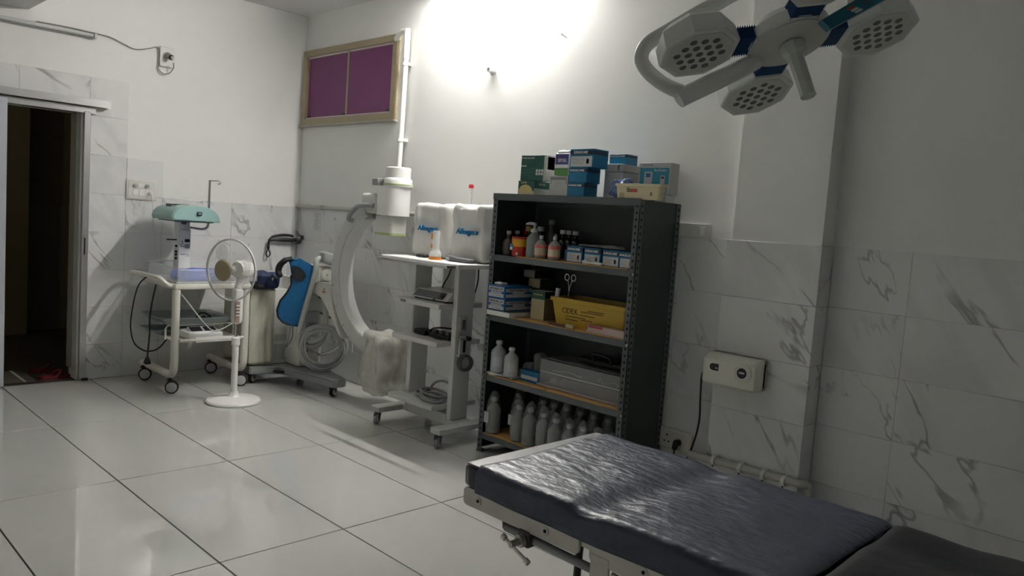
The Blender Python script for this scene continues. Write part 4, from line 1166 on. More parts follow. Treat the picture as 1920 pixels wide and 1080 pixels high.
angle_post(RX0, RY0, 1, -1); angle_post(RX0, RY1, 1, 1); angle_post(RX1, RY0, -1, -1); angle_post(RX1, RY1, -1, 1)
SH = [1.656, 1.276, 0.893, 0.505, 0.123]
for z in SH:
    m_ = MB()
    m_.box((RX0 + 0.004, RY1 + 0.004, z - 0.002), (RX1 - 0.004, RY0 - 0.004, z))
    m_.box((RX0 + 0.004, RY1 + 0.004, z - 0.036), (RX0 + 0.006, RY0 - 0.004, z - 0.002))
    m_.box((RX0 + 0.006, RY1 + 0.004, z - 0.036), (RX0 + 0.016, RY0 - 0.004, z - 0.034))
    m_.box((RX1 - 0.006, RY1 + 0.004, z - 0.036), (RX1 - 0.004, RY0 - 0.004, z - 0.002))
    m_.build('shelf', RACKP, rk)
box('top_trim', (RX0 - 0.003, RY1 - 0.003, 1.624), (RX0, RY0 + 0.003, 1.662), RACKP, rk)
box('back_panel', (RX1 - 0.002, RY1 + 0.003, 0.02), (RX1 - 0.0005, RY0 - 0.003, 1.655), RACK, rk)
box('side_panel', (RX0 + 0.003, RY1 + 0.0035, 0.02), (RX1 - 0.003, RY1 + 0.006, 1.655), RACK, rk)
box('side_panel', (RX0 + 0.003, RY0 - 0.006, 0.02), (RX1 - 0.003, RY0 - 0.0035, 1.655), RACK, rk)
for z in (1.262, 0.878, 0.49):
    for y in (RY0 - 0.012, RY1 + 0.012):
        cyl('bolt', (RX0 - 0.004, y, z - 0.006), (RX0, y, z - 0.006), 0.006, STEEL, rk, n=8)
def liner(z, y0, y1, label, th=0.005, x0=RX0 + 0.006):
    m_ = MB()
    pts = []
    n = 22
    for k in range(n + 1):
        y = y0 + (y1 - y0) * k / n
        pts.append((x0 + 0.006 * mnoise.noise(V((y * 9, z * 5, 0))) + 0.002, y, z + 0.0006))
    pts += [(RX1 - 0.02, y1, z + 0.0006), (RX1 - 0.02, y0, z + 0.0006)]
    m_.prism(pts, (0, 0, th))
    tag(m_.build('cardboard_sheet', CARD, None), label, 'cardboard')
liner(SH[1], -3.30, -4.15, 'brown cardboard lining the shelf with the bottles and small blue boxes', 0.004)
liner(SH[2], -3.26, -4.16, 'brown cardboard lining the shelf under the yellow tub', 0.006)
liner(SH[3], -3.09, -3.62, 'brown cardboard under the two clear saline bottles, left half of its shelf', 0.006)
liner(SH[3], -3.63, -4.16, 'brown cardboard under the long acrylic box, right half of its shelf', 0.006)
liner(SH[4], -3.12, -4.16, 'brown cardboard lining the lowest rack shelf under the wrapped bottles', 0.005)

# ---- printed cartons.  Local frame: front face looks to -x at x = 0, left edge y = 0, base z = 0
def carton(name, label, cat, w, d, h, m, at, prints=(), words_=(), yaw=0.0, group=None, bev=0.0015):
    c_ = V((d / 2, -w / 2, 0))
    b = MB().box((0, -w, 0), (d, 0, h), bev).build(name, m, None, o=c_)
    tag(b, label, cat, group)
    def plate(face, u0, u1, v0, v1, mm, t=0.0006, nm='printed_band'):
        if face == 'F':
            box(nm, (-t, -w * u1, h * v0), (0.0002, -w * u0, h * v1), mm, b)
        elif face == 'R':
            box(nm, (d * u0, -w - t, h * v0), (d * u1, -w + 0.0002, h * v1), mm, b)
        else:
            box(nm, (d * v0, -w * u1, h - 0.0002), (d * v1, -w * u0, h + t), mm, b)
    for p in prints:
        plate(*p)
    for face, u, v, size, s, mm, wd in words_:
        if face == 'F':
            text(s, size, mm, b, (-0.0007, -w * u, h * v), FX, FY, bold=size * 0.02, width=wd)
        else:
            text(s, size, mm, b, (d * u, -w - 0.0007, h * v), SX, SY, bold=size * 0.02, width=wd)
    b.location = V(at) + Matrix.Rotation(yaw, 3, 'Z') @ c_
    b.rotation_euler = (0, 0, yaw)
    return b
TEAL = mat('carton_blue', (0.006, 0.15, 0.30), 0.5, var=0.05)
TEALD = mat('carton_navy', (0.012, 0.03, 0.07), 0.5)
GREEN = mat('carton_green', (0.012, 0.085, 0.065), 0.5, var=0.06)
GREEND = mat('carton_dark_green', (0.008, 0.05, 0.04), 0.5)
WCARD = mat('carton_white', (0.60, 0.61, 0.60), 0.55, var=0.03)
GCARD = mat('carton_grey', (0.47, 0.47, 0.45), 0.55, var=0.03)
BEIGE = mat('carton_beige', (0.50, 0.43, 0.26), 0.6, var=0.05)
YEL = mat('pale_yellow_print', (0.58, 0.46, 0.20), 0.6, var=0.06)
LBL = mat('label_white', (0.56, 0.57, 0.57), 0.6, var=0.03)
Z0 = SH[0] + 0.0008
# on top of the rack
b = carton('glove_box', 'low green and cream carton lying under the dark green glove carton on the rack', 'box', 0.135, 0.15, 0.088, GREEN, (-0.385, -3.272, Z0),
       [('F', 0, 1, 0, 0.30, BEIGE), ('R', 0, 1, 0, 0.50, GCARD)], [('F', 0.35, 0.86, 0.016, 'GLOVES', YEL, 0.05), ('R', 0.45, 0.80, 0.016, 'GLOVES', GCARD, 0.06)])
ov = MB()
ov.prism([(-0.0012, -3.2745 - 0.062 + 0.058 * math.cos(a), Z0 + 0.022 + 0.042 * math.sin(a)) for a in [PI * k / 14 for k in range(15)]], (0.0006, 0, 0))
o = ov.build('printed_oval', YEL, None); o.parent = b
o.location = V((-0.0012 - (b.location.x - V((0.075, 0, 0)).x) + b.location.x - 0.075, 0, 0)) if False else (V((-0.0762, 0.004, 0.043)))
b = carton('glove_box', 'tall dark green printed carton standing on the low green carton', 'box', 0.205, 0.085, 0.152, GREEN, (-0.382, -3.282, Z0 + 0.0895),
       [('F', 0.93, 1, 0, 1, GCARD), ('R', 0, 1, 0, 1, GCARD), ('R', 0.18, 0.92, 0.45, 0.95, GREEND), ('F', 0.0, 0.23, 0.55, 0.60, LBL)] +
       [('F', 0.62 + 0.105 * (k % 3), 0.70 + 0.105 * (k % 3), 0.22 + 0.125 * (k // 3), 0.32 + 0.125 * (k // 3), LBL) for k in range(6)] +
       [('F', 0.05, 0.05 + q, zz, zz + 0.012, mat('green_ink', (0.06, 0.20, 0.17), 0.6)) for zz, q in ((0.80, .4), (0.74, .55), (0.68, .35), (0.45, .5), (0.40, .4), (0.32, .45), (0.27, .3), (0.2, .42))],
       [('F', 0.28, 0.885, 0.013, 'POWDER FREE GLOVES', LBL, 0.105)])
carton('carton', 'light grey carton with printed frame between the green box and the blue boxes', 'box', 0.142, 0.10, 0.120, GCARD, (-0.38, -3.525, Z0),
       [('F', 0.06, 0.92, 0.80, 0.95, INKG), ('F', 0.06, 0.10, 0.62, 0.80, INKG), ('F', 0.88, 0.92, 0.62, 0.80, INKG)] + [('F', 0.28, 0.7, zz, zz + 0.012, INKG) for zz in (0.70, 0.63, 0.57, 0.5)])
pkp = carton('soft_pack', 'purple and green plastic pack with torn silver top standing on the grey carton', 'pack', 0.112, 0.07, 0.130, WINK, (-0.372, -3.548, Z0 + 0.1215),
       [('F', 0.04, 0.93, 0.50, 0.97, mat('pack_purple', (0.075, 0.06, 0.22), 0.35)), ('F', 0.02, 0.95, 0.02, 0.34, mat('pack_green', (0.07, 0.24, 0.05), 0.35))],
       [('F', 0.52, 0.68, 0.026, 'SOFT ROLL', WINK, 0.066)], bev=0.006)
MB().soft((-0.366, -3.648, Z0 + 0.2505), (-0.31, -3.555, Z0 + 0.272), 0.01, 8, 0.012, 30, 3).build('torn_top', mat('silver_film', (0.75, 0.75, 0.75), 0.2, metal=0.3), None).parent = pkp
pkp.children[-1].location = V((0.0, 0.0, 0.138))
def surg(at, w, d, h, label, side=0, lab=True, yaw=0.0, wd=None, grp=None):
    pr = [('F', 0, 1, 0.70, 0.93, TEALD), ('R', 0, 0.9, 0.70, 0.93, TEALD)]
    if lab:
        pr += [('F', 0.04, 0.93, 0.04, 0.60, LBL), ('F', 0.70, 0.80, 0.2, 0.45, INKG)] + [('F', 0.10, 0.10 + q, zz, zz + 0.02, INKG) for zz, q in ((0.5, .3), (0.4, .5), (0.3, .35), (0.2, .45))]
    return carton('suture_box', label, 'box', w, d, h, TEAL, at, pr, [('F', 0.44, 0.805, h * 0.20, 'SURGICARE', WINK, wd or w * 0.80)], yaw=yaw)
surg((-0.385, -3.672, Z0), 0.125, 0.12, 0.083, 'bottom blue lettered box of the stack of three on top of the rack', lab=False)
surg((-0.383, -3.674, Z0 + 0.0838), 0.135, 0.12, 0.085, 'middle blue lettered box of the stack of three on top of the rack', lab=False)
surg((-0.385, -3.676, Z0 + 0.1696), 0.175, 0.13, 0.105, 'top blue lettered box with white label on the stack of three on the rack', wd=0.105)
carton('carton', 'tall pale carton standing behind the blue plastic roll on the rack', 'box', 0.130, 0.19, 0.157, GCARD, (-0.235, -3.818, Z0), [('F', 0.1, 0.8, zz, zz + 0.008, mat('faint_print', (0.40, 0.41, 0.41), 0.7)) for zz in (0.85, 0.7, 0.6, 0.5, 0.4, 0.3, 0.2)])
lf = mat('leaf_teal', (0.02, 0.16, 0.14), 0.5)
carton('carton', 'flat grey carton with a small leaf mark lying on the tall pale carton', 'box', 0.130, 0.20, 0.046, GCARD, (-0.237, -3.818, Z0 + 0.158), [('F', 0.72, 0.80, 0.2, 0.85, lf), ('R', 0.86, 0.93, 0.2, 0.8, lf), ('F', 0, 1, 0.0, 0.12, mat('teal_rule', (0.20, 0.34, 0.34), 0.6)), ('R', 0, 1, 0.0, 0.10, INKG)])
surg((-0.197, -3.816, Z0 + 0.2046), 0.125, 0.10, 0.058, 'single blue lettered box lying on the pale cartons at the right of the stack', lab=False, wd=0.105)
# crumpled blue plastic roll, cream tray, device carton
rl = empty('plastic_roll', (-0.30, -4.05, Z0), 'crumpled blue plastic wrapped roll lying behind the cream tray', 'roll')
BLUEP = mat('blue_plastic_film', (0.13, 0.19, 0.38), 0.25, var=0.35, vscale=16, bump=0.8, bscale=22)
MB().soft((-0.332, -4.05, Z0 + 0.004), (-0.245, -3.92, Z0 + 0.115), 0.04, 18, 0.016, 34, 5).build('bunched_end', BLUEP, rl)
MB().soft((-0.328, -4.24, Z0 + 0.004), (-0.25, -4.03, Z0 + 0.098), 0.030, 18, 0.014, 30, 8, lambda w: w + V((0, 0, -0.025 * (-(w.y + 4.03)) / 0.21 * (1 if w.z > Z0 + 0.03 else 0)))).build('film_body', mat('mauve_film', (0.20, 0.20, 0.30), 0.25, var=0.4, vscale=18, bump=0.7, bscale=24), rl)
def tub(name, label, x0, x1, y0, y1, z0, h, taper, rim, m, lip=0.014):
    e = MB()
    def ringp(x0_, x1_, y0_, y1_, z):
        return [V(p) for p in stadium(x0_, x1_, y1_, y0_, 0.018, z, 4)]
    t = taper
    loops = [ringp(x0 + t, x1 - t, y0 - t, y1 + t, z0), ringp(x0, x1, y0, y1, z0 + h - lip), ringp(x0 - rim, x1 + rim, y0 + rim, y1 - rim, z0 + h - lip), ringp(x0 - rim, x1 + rim, y0 + rim, y1 - rim, z0 + h), ringp(x0 + 0.003, x1 - 0.003, y0 - 0.003, y1 + 0.003, z0 + h), ringp(x0 + t + 0.004, x1 - t - 0.004, y0 - t - 0.004, y1 + t + 0.004, z0 + 0.005)]
    n = len(loops[0]); vs = [p for l in loops for p in l]; fs = [tuple(range(n))[::-1], tuple(range(5 * n, 6 * n))]
    for j in range(5):
        for i in range(n):
            k = (i + 1) % n
            fs.append((j * n + i, j * n + k, (j + 1) * n + k, (j + 1) * n + i))
    e._add(vs, fs)
    o = e.build(name, m, None)
    return o
tr_ = tub('plastic_tray', '', -0.385, -0.345, -4.0, -4.005, 0, 0.1, 0, 0, CREAM) if False else None
tr_ = tub('plastic_tray', '', -0.390, -0.34 + 0.0, -4.022, -4.318, Z0, 0.083, 0.006, 0.006, CREAM)
tag(tr_, 'cream plastic tray with a red and green label on top of the rack', 'tray')
box('label', (-0.3895, -4.168, Z0 + 0.038), (-0.3865, -4.10, Z0 + 0.056), mat('label_red', (0.45, 0.09, 0.07), 0.5), tr_)
box('label_corner', (-0.3900, -4.115, Z0 + 0.042), (-0.3862, -4.10, Z0 + 0.060), mat('label_green', (0.08, 0.22, 0.10), 0.5), tr_)
box('paper_patch', (-0.3878, -4.082, Z0 + 0.008), (-0.3845, -4.05, Z0 + 0.034), BEIGE, tr_)
box('small_mark', (-0.3890, -4.262, Z0 + 0.022), (-0.3855, -4.252, Z0 + 0.040), INKG, tr_)
carton('carton', 'flat white carton under the monitor carton at the right end of the rack top', 'box', 0.19, 0.09, 0.042, WCARD, (-0.150, -4.0, Z0), [])
dc = carton('device_carton', 'white carton with a teal picture of a meter, right end of the rack top', 'box', 0.212, 0.085, 0.175, GCARD, (-0.155, -4.0, Z0 + 0.043),
       [('F', 0.04, 0.96, 0.32, 0.84, mat('print_teal', (0.03, 0.27, 0.36), 0.5, var=0.25, vscale=20)), ('F', 0.18, 0.44, 0.10, 0.72, GCARD, 0.0009), ('F', 0.24, 0.38, 0.54, 0.66, TEAL, 0.0012), ('F', 0.70, 0.84, 0.14, 0.60, GCARD, 0.0009), ('F', 0.73, 0.81, 0.50, 0.56, BLACK, 0.0012)] + [('F', 0.12 + 0.085 * k, 0.165 + 0.085 * k, 0.89, 0.95, INKG) for k in range(4)],
       [('F', 0.68, 0.76, 0.016, 'Blood Pressure', LBL, 0.08)])
MB().ring((0, 0, 0), (-1, 0, 0), 0.020, 0.016, 0.001, 24).build('printed_ring', TEAL, dc).location = V((-0.0425, -0.070, 0.022))

# ---- bottles
def bottle(prof, m, at, label, cat='bottle', parts=(), name='bottle', n=22, group=None):
    e = empty(name, (0, 0, 0), label, cat, group)
    MB().lathe(prof, (0, 0, 0), n=n).build('bottle_body', m, e)
    for nm, pf, mm in parts:
        MB().lathe(pf, (0, 0, 0), n=n).build(nm, mm, e)
    e.location = at
    return e
def bprof(r, h, neck, hn):
    return [(r * 0.92, 0.0), (r, 0.004), (r, h * 0.62), (r * 0.92, h * 0.70), (neck * 1.3, h * 0.84), (neck, h * 0.88), (neck, hn)]
def cap(r, z0, z1):
    return [(r, z0), (r, z1 - 0.002), (r * 0.9, z1)]
Z1 = SH[1] + 0.0052
AMB = mat('amber_bottle', (0.035, 0.012, 0.006), 0.15, spec=0.6)
DRK = mat('dark_bottle', (0.012, 0.010, 0.010), 0.15, spec=0.6)
WCAP = mat('white_cap', (0.62, 0.63, 0.63), 0.4)
GLIQ = mat('grey_crate_plastic', (0.085, 0.085, 0.085), 0.4)
Z1L = SH[1] + 0.0008
b = bottle(bprof(0.040, 0.13, 0.014, 0.135), mat('grey_brown_bottle', (0.10, 0.085, 0.08), 0.3, var=0.3, vscale=60), (-0.300, -3.137, Z1L), 'short grey brown bottle with white cap, leftmost on the bottle shelf', parts=[('cap', cap(0.016, 0.134, 0.155), WCAP)])
bottle(bprof(0.034, 0.135, 0.013, 0.14), mat('maroon_bottle', (0.10, 0.012, 0.018), 0.2), (-0.215, -3.128, Z1L), 'dark maroon bottle with white cap behind the leftmost bottle', parts=[('cap', cap(0.016, 0.138, 0.158), WCAP)])
REDP = mat('red_plastic', (0.42, 0.018, 0.012), 0.35)
bottle([(0.037, 0), (0.040, 0.004), (0.040, 0.11), (0.041, 0.112), (0.041, 0.155), (0.036, 0.158)], LBL, (-0.105, -3.137, Z1L), 'white canister with a red lid at the back left of the bottle shelf', 'canister', [('lid', [(0.043, 0.118), (0.043, 0.160), (0.04, 0.163)], REDP)], name='canister')
rc_ = bottle([(0.050, 0), (0.054, 0.004), (0.056, 0.116), (0.052, 0.120)], REDP, (-0.315, -3.262, Z1L), 'red round canister with a yellow band near the left of the bottle shelf', 'canister', [('yellow_band', [(0.0562, 0.062), (0.0568, 0.064), (0.0575, 0.108), (0.057, 0.110)], mat('band_yellow', (0.62, 0.30, 0.015), 0.45)), ('lid_rim', [(0.058, 0.114), (0.058, 0.122), (0.05, 0.124)], REDP)], name='canister')
box('blue_label', (-0.0580, 0.012, 0.042), (-0.0535, 0.036, 0.076), BLUE_INK, rc_)
box('white_label', (-0.0585, 0.014, 0.040), (-0.0545, 0.036, 0.058), LBL, rc_)
box('white_label', (-0.0575, -0.030, 0.010), (-0.047, -0.016, 0.026), LBL, rc_)
bottle(bprof(0.038, 0.165, 0.016, 0.168), DRK, (-0.185, -3.205, Z1L), 'dark bottle with a mustard yellow cap behind the red canister', parts=[('cap', cap(0.026, 0.160, 0.192), mat('mustard_cap', (0.40, 0.25, 0.07), 0.5))])
bottle(bprof(0.038, 0.165, 0.016, 0.170), DRK, (-0.165, -3.285, Z1L), 'dark bottle with a white cap behind the pump dispenser', parts=[('cap', cap(0.023, 0.166, 0.196), WCAP)])
CLR = mat('clear_plastic_bottle', (0.50, 0.53, 0.53), 0.12, alpha=0.45, var=0.05)
pm = bottle([(0.042, 0), (0.046, 0.005), (0.046, 0.115), (0.044, 0.125), (0.026, 0.148), (0.020, 0.155), (0.020, 0.160)], CLR, (-0.315, -3.372, Z1L), 'clear pump dispenser bottle half full of teal liquid', parts=[('liquid', [(0.043, 0.003), (0.0445, 0.006), (0.0445, 0.075), (0.043, 0.076)], mat('teal_liquid', (0.04, 0.20, 0.19), 0.2)), ('pump_collar', [(0.024, 0.158), (0.024, 0.176), (0.012, 0.180), (0.008, 0.19), (0.008, 0.212)], WCAP)])
MB().tube([(-0.006, -0.004, 0.208), (-0.02, 0.012, 0.211), (-0.036, 0.030, 0.208), (-0.041, 0.036, 0.202)], [0.010, 0.009, 0.006, 0.004], 8, sub=3).cyl((0, 0, 0.203), (0, 0, 0.214), 0.012, n=12).build('pump_spout', WCAP, pm)
bottle(bprof(0.037, 0.20, 0.017, 0.215), mat('grey_tall_bottle', (0.11, 0.11, 0.115), 0.3), (-0.085, -3.305, Z1L), 'tall grey bottle with a grey cap at the back of the bottle shelf', parts=[('cap', cap(0.021, 0.213, 0.243), GREY)])
PINKL = mat('label_pink', (0.55, 0.14, 0.14), 0.5)
CREAML = mat('label_cream', (0.50, 0.42, 0.30), 0.6, var=0.1, vscale=50)
for (x, y, lab, liq) in ((-0.35, -3.467, 'left clear bottle with a pink and cream label at the front of the bottle shelf', mat('maroon_liquid', (0.10, 0.01, 0.02), 0.2)), (-0.352, -3.578, 'right clear bottle with a pink and cream label beside the blue boxes', mat('grey_liquid', (0.16, 0.20, 0.22), 0.2))):
    bottle([(0.034, 0), (0.037, 0.004), (0.037, 0.085), (0.030, 0.100), (0.014, 0.112), (0.009, 0.118), (0.009, 0.124)], CLR, (x, y, SH[1] + 0.0052), lab,
           parts=[('liquid', [(0.035, 0.003), (0.0355, 0.02), (0.034, 0.022)], liq), ('label', [(0.0374, 0.022), (0.0378, 0.0225), (0.0378, 0.064), (0.0374, 0.0645)], CREAML), ('label_band', [(0.0374, 0.065), (0.0379, 0.0655), (0.0379, 0.086), (0.0372, 0.0865)], PINKL), ('label_stripe', [(0.0375, 0.016), (0.0379, 0.0165), (0.0379, 0.0215), (0.0375, 0.022)], PINKL), ('cap', cap(0.012, 0.120, 0.140), WCAP)])
bottle(bprof(0.027, 0.13, 0.010, 0.135), CLR, (-0.23, -3.475, SH[1] + 0.0052), 'small clear bottle standing behind the pink labelled bottles', parts=[('cap', cap(0.012, 0.133, 0.152), GREY)])
carton('carton', 'small cream carton between the two pink labelled bottles', 'box', 0.040, 0.04, 0.075, CREAML, (-0.335, -3.520, SH[1] + 0.0052))
carton('carton', 'small light blue carton just left of the blue lettered boxes', 'box', 0.034, 0.05, 0.068, mat('carton_light_blue', (0.06, 0.19, 0.33), 0.5), (-0.31, -3.622, SH[1] + 0.0052))
for k, (x, y, s) in enumerate(((-0.13, -3.425, 'first'), (-0.14, -3.475 - 0.01, 'second'), (-0.16, -3.555, 'third'))):
    bottle(bprof(0.033, 0.155, 0.015, 0.16), DRK, (x, y - 0.02, SH[1] + 0.0052), '%s from the left of the three white capped dark bottles at the back' % s, parts=[('cap', cap(0.020, 0.155, 0.180), WCAP)])
Z1B = SH[1] + 0.0052
surg((-0.335, -3.662, Z1B), 0.118, 0.085, 0.094, 'first blue lettered box from the left on the bottle shelf')
surg((-0.345, -3.803, Z1B), 0.120, 0.085, 0.092, 'second blue lettered box from the left on the bottle shelf')
surg((-0.355, -3.945, Z1B), 0.118, 0.085, 0.090, 'third blue lettered box from the left on the bottle shelf')
surg((-0.362, -4.070, Z1B), 0.095, 0.085, 0.088, 'fourth blue lettered box, half hidden by the right rack post', wd=0.09)
pl = MB().soft((-0.385, -3.965, Z1B), (-0.350, -3.82, Z1B + 0.018), 0.008, 10, 0.010, 25, 4).build('torn_wrapper', mat('torn_white_plastic', (0.62, 0.62, 0.60), 0.4, var=0.1), None)
tag(pl, 'crumpled white wrapper lying in front of the second and third blue boxes', 'wrapper')
pl = MB().soft((-0.33, -4.04, Z1B + 0.0945), (-0.27, -3.74, Z1B + 0.106), 0.005, 12, 0.012, 22, 9, lambda w: w + V((0, 0, 0.004))).build('plastic_film', mat('thin_film', (0.5, 0.52, 0.52), 0.2, alpha=0.3, bump=0.5, bscale=30), None)
tag(pl, 'thin torn plastic film lying across the tops of the blue boxes', 'film')

# ---- second shelf
Z2 = SH[2] + 0.0012
BOXB = mat('cap_box_blue', (0.012, 0.12, 0.30), 0.5)
bk = carton('book', 'thick white paged book with dark cover under the cap cartons', 'book', 0.205, 0.26, 0.030, PAPER, (-0.437, -3.121, SH[2] + 0.008), [('T', 0, 1, 0, 1, DGREY, 0.0015, 'cover')], yaw=0.0)
def capbox(at, label):
    carton('cap_box', label, 'box', 0.152, 0.245, 0.078, BOXB, at,
       [('F', 0.05, 0.92, 0.58, 0.90, LBL), ('F', 0.05, 0.92, 0.08, 0.36, LBL), ('F', 0.17, 0.80, 0.38, 0.53, LBL), ('R', 0.03, 0.97, 0.54, 0.80, LBL), ('R', 0.03, 0.97, 0.10, 0.36, LBL), ('R', 0.28, 0.72, 0.38, 0.52, LBL), ('F', 0.3, 0.8, 0.19, 0.23, INKG), ('F', 0.25, 0.72, 0.43, 0.48, INKG), ('R', 0.08, 0.12, 0.60, 0.72, mat('small_red', (0.3, 0.05, 0.05), 0.6))],
       [('F', 0.48, 0.73, 0.017, 'DISPOSABLE CAP', INK, 0.118), ('R', 0.52, 0.67, 0.017, 'DISPOSABLE CAP', INK, 0.18)], yaw=0.0)
capbox((-0.428, -3.1205, SH[2] + 0.0400), 'lower blue and white disposable cap carton lying on the book')
capbox((-0.434, -3.1195, SH[2] + 0.1186), 'upper blue and white disposable cap carton, on top of its twin')
pp = MB().soft((-0.40, -3.20, SH[2] + 0.1975), (-0.34, -3.13, SH[2] + 0.212), 0.005, 7, 0.008, 30, 2).build('paper_scrap', PAPER, None)
tag(pp, 'torn white paper scrap on the upper cap carton', 'paper')
gcb = carton('glove_box', 'tall green and beige carton standing right of the cap cartons', 'box', 0.112, 0.10, 0.178, BEIGE, (-0.30, -3.372, SH[2] + 0.0072), [('F', 0, 1, 0.72, 1.0, GREEN), ('R', 0, 1, 0, 1, mat('carton_brown_side', (0.16, 0.13, 0.09), 0.6)), ('R', 0, 1, 0.78, 1, GREEND)] + [('F', 0.1, 0.8, zz, zz + 0.008, mat('beige_ink', (0.35, 0.29, 0.16), 0.6)) for zz in (0.6, 0.52, 0.45, 0.37, 0.3, 0.2)], [('F', 0.5, 0.88, 0.017, 'Powder free', YEL, 0.07)])
gu = carton('glove_box', 'lower dim yellow ended carton lying across behind the tall green carton', 'box', 0.11, 0.12, 0.062, BEIGE, (-0.185, -3.222, SH[2] + 0.1859), [('R', 0, 1, 0, 1, mat('dim_green_side', (0.03, 0.07, 0.055), 0.6))], bev=0.010)
carton('glove_box', 'upper pale ended carton lying on the dim yellow ended carton at the back', 'box', 0.105, 0.14, 0.052, mat('carton_pale_end', (0.42, 0.42, 0.34), 0.6), (-0.20, -3.188, SH[2] + 0.2486), [('R', 0, 1, 0, 1, GREEND), ('R', 0.3, 0.95, 0.25, 0.9, GCARD)], bev=0.010)
carton('carton', 'dark carton at the back of the shelf carrying the pale ended cartons', 'box', 0.14, 0.15, 0.177, mat('dark_carton', (0.04, 0.045, 0.04), 0.6), (-0.175, -3.205, SH[2] + 0.0072), [])
YTUB = mat('yellow_tub', (0.50, 0.33, 0.035), 0.45, var=0.06)
yt = tub('instrument_tub', '', -0.335, -0.10, -3.57, -4.125, SH[2] + 0.0072, 0.165, 0.022, 0.010, YTUB, lip=0.022)
tag(yt, 'long yellow lettered soaking tub on the middle rack shelf', 'tub')
text('CIDEX', 0.048, mat('tub_ink', (0.035, 0.025, 0.012), 0.7), yt, (-0.3275, -3.712, SH[2] + 0.098), FX, V((-0.15, 0, 1)), width=0.115, bold=-0.0006, depth=0.0012)
for y0, y1, z in ((-3.80, -3.96, 0.104), (-3.79, -3.90, 0.084), (-3.68, -3.83, 0.066), (-3.68, -3.77, 0.047), (-3.85, -3.97, 0.115), (-3.80, -3.88, 0.056)):
    x = -0.335 + 0.022 * (1 - z / 0.143)
    box('printed_line', (x - 0.0015, y1, SH[2] + z), (x + 0.001, y0, SH[2] + z + 0.0035), MATS['tub_ink'], yt)
vi = cyl('vial', (-0.32, -3.60, SH[2] + 0.1726), (-0.315, -3.60, SH[2] + 0.222), 0.014, WCAP, None, n=16)
tag(vi, 'small white vial standing on the left rim of the yellow tub', 'vial')
sc_ = empty('scissors', (-0.25, -3.60, SH[2] + 0.2), 'pair of steel ring handled forceps sticking up out of the yellow tub', 'forceps')
for s in (-1, 1):
    c0 = V((-0.24, -3.625 + 0.026 * s * -1, SH[2] + 0.288))
    m_ = MB()
    m_.tube([c0 + V((0, math.cos(a) * 0.017, math.sin(a) * 0.019)) for a in [2 * PI * i / 20 for i in range(20)]], 0.0035, 6, closed=True)
    m_.tube([c0 + V((0, s * 0.010, -0.018)), V((-0.24, -3.622, SH[2] + 0.20)), V((-0.24, -3.612 + 0.004 * s, SH[2] + 0.03))], 0.0035, 6, sub=3)
    m_.build('handle', CHROME, sc_)
pbx = carton('long_carton', 'long pink topped white carton lying in front of the yellow tub', 'box', 0.27, 0.045, 0.040, mat('pinkish_white', (0.52, 0.42, 0.38), 0.6), (-0.385, -3.895, SH[2] + 0.0072), [('T', 0, 1, 0, 1, mat('pink_carton', (0.42, 0.25, 0.22), 0.6)), ('F', 0.05, 0.42, 0.70, 1.0, mat('carton_red', (0.45, 0.06, 0.07), 0.5)), ('F', 0.0, 0.03, 0.4, 1.0, mat('carton_teal_end', (0.05, 0.16, 0.16), 0.5))])
pbc = carton('long_carton', 'long brownish carton lying behind the pink topped carton against the tub', 'box', 0.27, 0.0, 0.0, BEIGE, (0, 0, 0)) if False else None
gt = empty('rubber_tube', (-0.38, -3.70, SH[2] + 0.008), 'dark crumpled tube with a pale cotton plug in front of the tub', 'tube')
MB().tube([(-0.375, -3.60, SH[2] + 0.016), (-0.383, -3.67, SH[2] + 0.016), (-0.382, -3.735, SH[2] + 0.015)], [0.007, 0.008, 0.008], 8, sub=3).build('tube_body', mat('dark_red_tube', (0.10, 0.03, 0.03), 0.4), gt)
MB().soft((-0.392, -3.80, SH[2] + 0.0075), (-0.365, -3.735, SH[2] + 0.030), 0.010, 7, 0.006, 40, 2).build('cotton_plug', BEIGE, gt)

# ---- third shelf
Z3 = SH[3] + 0.0074
SAL = mat('saline_plastic', (0.58, 0.61, 0.63), 0.25, alpha=0.80, var=0.06)
def saline(name, at, r, h, label, lab=True, yaw=0.0, group=None):
    e = empty(name, (0, 0, 0), label, 'bottle', group)
    MB().lathe([(r * 0.85, 0), (r, 0.006), (r, h * 0.60), (r * 0.93, h * 0.68), (r * 0.45, h * 0.80), (r * 0.34, h * 0.84), (r * 0.34, h * 0.89), (r * 0.46, h * 0.91), (r * 0.42, h * 0.97), (r * 0.2, h)], n=20).build('bottle_body', SAL, e)
    MB().lathe([(r * 0.40, h * 0.885), (r * 0.46, h * 0.90), (r * 0.44, h * 0.965), (r * 0.30, h * 1.0)], n=16).build('cap', mat('saline_cap', (0.66, 0.67, 0.67), 0.35), e)
    if lab:
        m_ = MB()
        for i in range(7):
            a0 = PI + yaw - 0.62 + 1.24 * i / 7; a1 = PI + yaw - 0.62 + 1.24 * (i + 1) / 7
            m_.prism([(math.cos(a) * r * 1.004, math.sin(a) * r * 1.004, z) for a, z in ((a0, h * 0.20), (a1, h * 0.20), (a1, h * 0.50), (a0, h * 0.50))], (math.cos((a0 + a1) / 2) * 0.0012, math.sin((a0 + a1) / 2) * 0.0012, 0))
        m_.build('label', LBL, e)
    e.location = at
    return e
pl = MB().soft((-0.392, -3.34, Z3 + 0.002), (-0.30, -3.10, Z3 + 0.014), 0.006, 12, 0.010, 22, 2).build('plastic_sheet', mat('cloudy_film', (0.60, 0.61, 0.60), 0.3, var=0.1, bump=0.4, bscale=25), None)
tag(pl, 'crumpled cloudy plastic sheet under the two saline bottles', 'plastic')
saline('saline_bottle', (-0.345, -3.165, Z3 + 0.0155), 0.049, 0.205, 'left clear saline bottle with white label on the third shelf', yaw=0.7)
